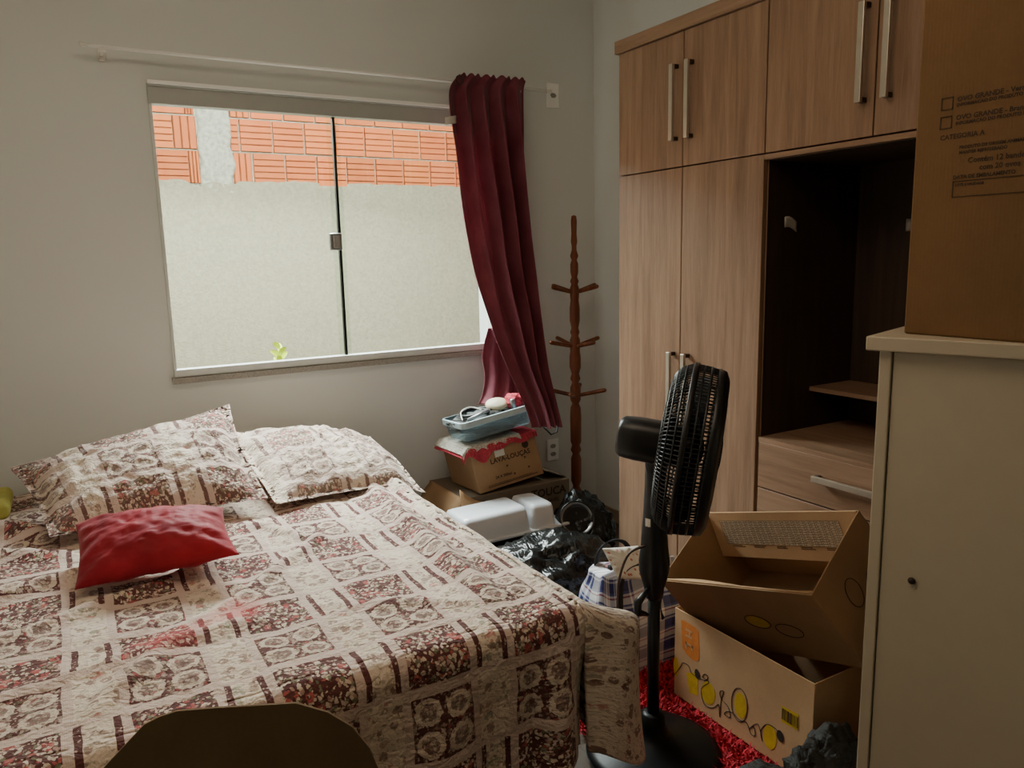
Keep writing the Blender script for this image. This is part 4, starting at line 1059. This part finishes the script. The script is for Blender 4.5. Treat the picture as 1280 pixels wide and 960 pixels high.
for k in range(6):
    a0 = 2 * PI * k / 6; mb = MB()
    def bf(u, v):
        r_ = lerp(.038, .20, v); wd_ = lerp(.35, .52, smooth(0, .6, v)) * (1 - .25 * smooth(.8, 1, v))
        a = a0 + (u - .5) * 2 * wd_ + .25 * v
        return GM @ V((r_ * math.cos(a), r_ * math.sin(a), .02 + (u - .5) * lerp(.05, .045, v)))
    mb.grid(bf, 10, 10); mb.obj('blade', M['fangloss'], hb, solid=.002)
mb = MB(); mb.grid(lambda u, v: FXY + V((0, 0, FB)) + V((-.0335 * math.cos(.02 + .5 * u) * (1 if True else 0), -.0335 * math.sin(.02 + .5 * u), .665 + .055 * v)), 6, 2)
mb.obj('sticker', M['sticker'], utb)
rt = V((.83, -.56, 0))
def fp(s, z, f=0.05): 
    p = FXY + rt * s + V((-.56, -.83, 0)) * f; return (p.x, p.y, z)
P = [table([fp(-.03, .655, .03), fp(-.075, .64), fp(-.10, .57), fp(-.105, .50), fp(-.11, .43), fp(-.135, .36)], i / 30) for i in range(31)]
MB().tube(P, .0035, 7).obj('power_cord', plain('brown cable', srgb(62, 44, 38), .5), fan)
mb = MB(); mb.tube([fp(-.02, .53, .03), fp(-.05, .50), fp(-.05, .47), fp(-.02, .455, .03)], [.006, .012, .012, .005], 8); mb.obj('cord_clip', M['fan'], utb)

# ------------------------------------------------------------------ carton in the foreground
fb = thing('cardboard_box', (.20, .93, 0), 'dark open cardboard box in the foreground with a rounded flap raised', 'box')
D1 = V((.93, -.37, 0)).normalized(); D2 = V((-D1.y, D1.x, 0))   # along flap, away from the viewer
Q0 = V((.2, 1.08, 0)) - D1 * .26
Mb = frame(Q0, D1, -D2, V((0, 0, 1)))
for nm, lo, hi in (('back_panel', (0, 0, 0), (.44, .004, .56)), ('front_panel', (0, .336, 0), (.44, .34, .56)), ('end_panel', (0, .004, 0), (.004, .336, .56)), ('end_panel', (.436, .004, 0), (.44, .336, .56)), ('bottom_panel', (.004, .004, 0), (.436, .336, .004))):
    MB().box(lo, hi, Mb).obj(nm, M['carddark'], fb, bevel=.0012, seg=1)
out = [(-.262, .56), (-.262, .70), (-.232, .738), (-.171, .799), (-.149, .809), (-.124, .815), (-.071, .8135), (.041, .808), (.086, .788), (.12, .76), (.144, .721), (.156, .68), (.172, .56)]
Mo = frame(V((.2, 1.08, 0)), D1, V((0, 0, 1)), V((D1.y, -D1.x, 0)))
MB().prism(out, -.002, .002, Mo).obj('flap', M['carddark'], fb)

# ------------------------------------------------------------------ light
wld = bpy.data.worlds.new('World'); sc.world = wld; wld.use_nodes = True
nt = wld.node_tree; sky = nt.nodes.new('ShaderNodeTexSky'); sky.sky_type = 'NISHITA'; sky.sun_disc = False
sky.sun_elevation = math.radians(58); sky.sun_rotation = math.radians(200)
nt.links.new(sky.outputs[0], nt.nodes['Background'].inputs[0]); nt.nodes['Background'].inputs[1].default_value = .12
def lamp(kind, name, loc, target, energy, color, **kw):
    d = bpy.data.lights.new(name, kind); d.energy = energy; d.color = color
    for k, v in kw.items(): setattr(d, k, v)
    o = bpy.data.objects.new(name, d); COL.objects.link(o); o.location = loc
    o.rotation_euler = (V(target) - V(loc)).to_track_quat('-Z', 'Y').to_euler()
    return o
lamp('SUN', 'sun', (1, -2, 8), (1.55, -.4, 4.4), 2.0, (1, .95, .84), angle=.02)
lamp('AREA', 'added_sky_fill', (1.1, 4.35, 2.75), (.95, 2.4, .9), 360, (.93, .98, 1), shape='RECTANGLE', size=2.2, size_y=.9)  # added area lamp above the window, stands in for sky to brighten the room
lamp('AREA', 'added_bed_fill', (.35, 1.5, 2.68), (.6, 1.95, .6), 13, (1, .80, .58), shape='RECTANGLE', size=1.4, size_y=1.2)  # unseen warm fill added overhead to brighten the bed, no real fixture

# ------------------------------------------------------------------ camera
cam = bpy.data.cameras.new('camera'); co_ = bpy.data.objects.new('camera', cam); COL.objects.link(co_)
cam.sensor_fit = 'HORIZONTAL'; cam.sensor_width = 36; cam.lens = 961 / 1280 * 36; cam.clip_start = .02
yaw, pit, rol = math.radians(30.153), math.radians(9.4928), math.radians(-1.32676)
fw = V((math.sin(yaw) * math.cos(pit), math.cos(yaw) * math.cos(pit), -math.sin(pit))); rt = V((math.cos(yaw), -math.sin(yaw), 0)); up = rt.cross(fw)
r2 = rt * math.cos(rol) + up * math.sin(rol); u2 = -rt * math.sin(rol) + up * math.cos(rol)
co_.matrix_world = frame(V((0, 0, 1.45)), r2, u2, -fw)
sc.camera = co_
sc.view_settings.view_transform = 'AgX'; sc.view_settings.look = 'AgX - Base Contrast'; sc.view_settings.exposure = 0.38
sc.cycles.use_denoising = True
sc.cycles.max_bounces = 10; sc.cycles.diffuse_bounces = 6; sc.cycles.transparent_max_bounces = 16
sc.cycles.sample_clamp_indirect = 6
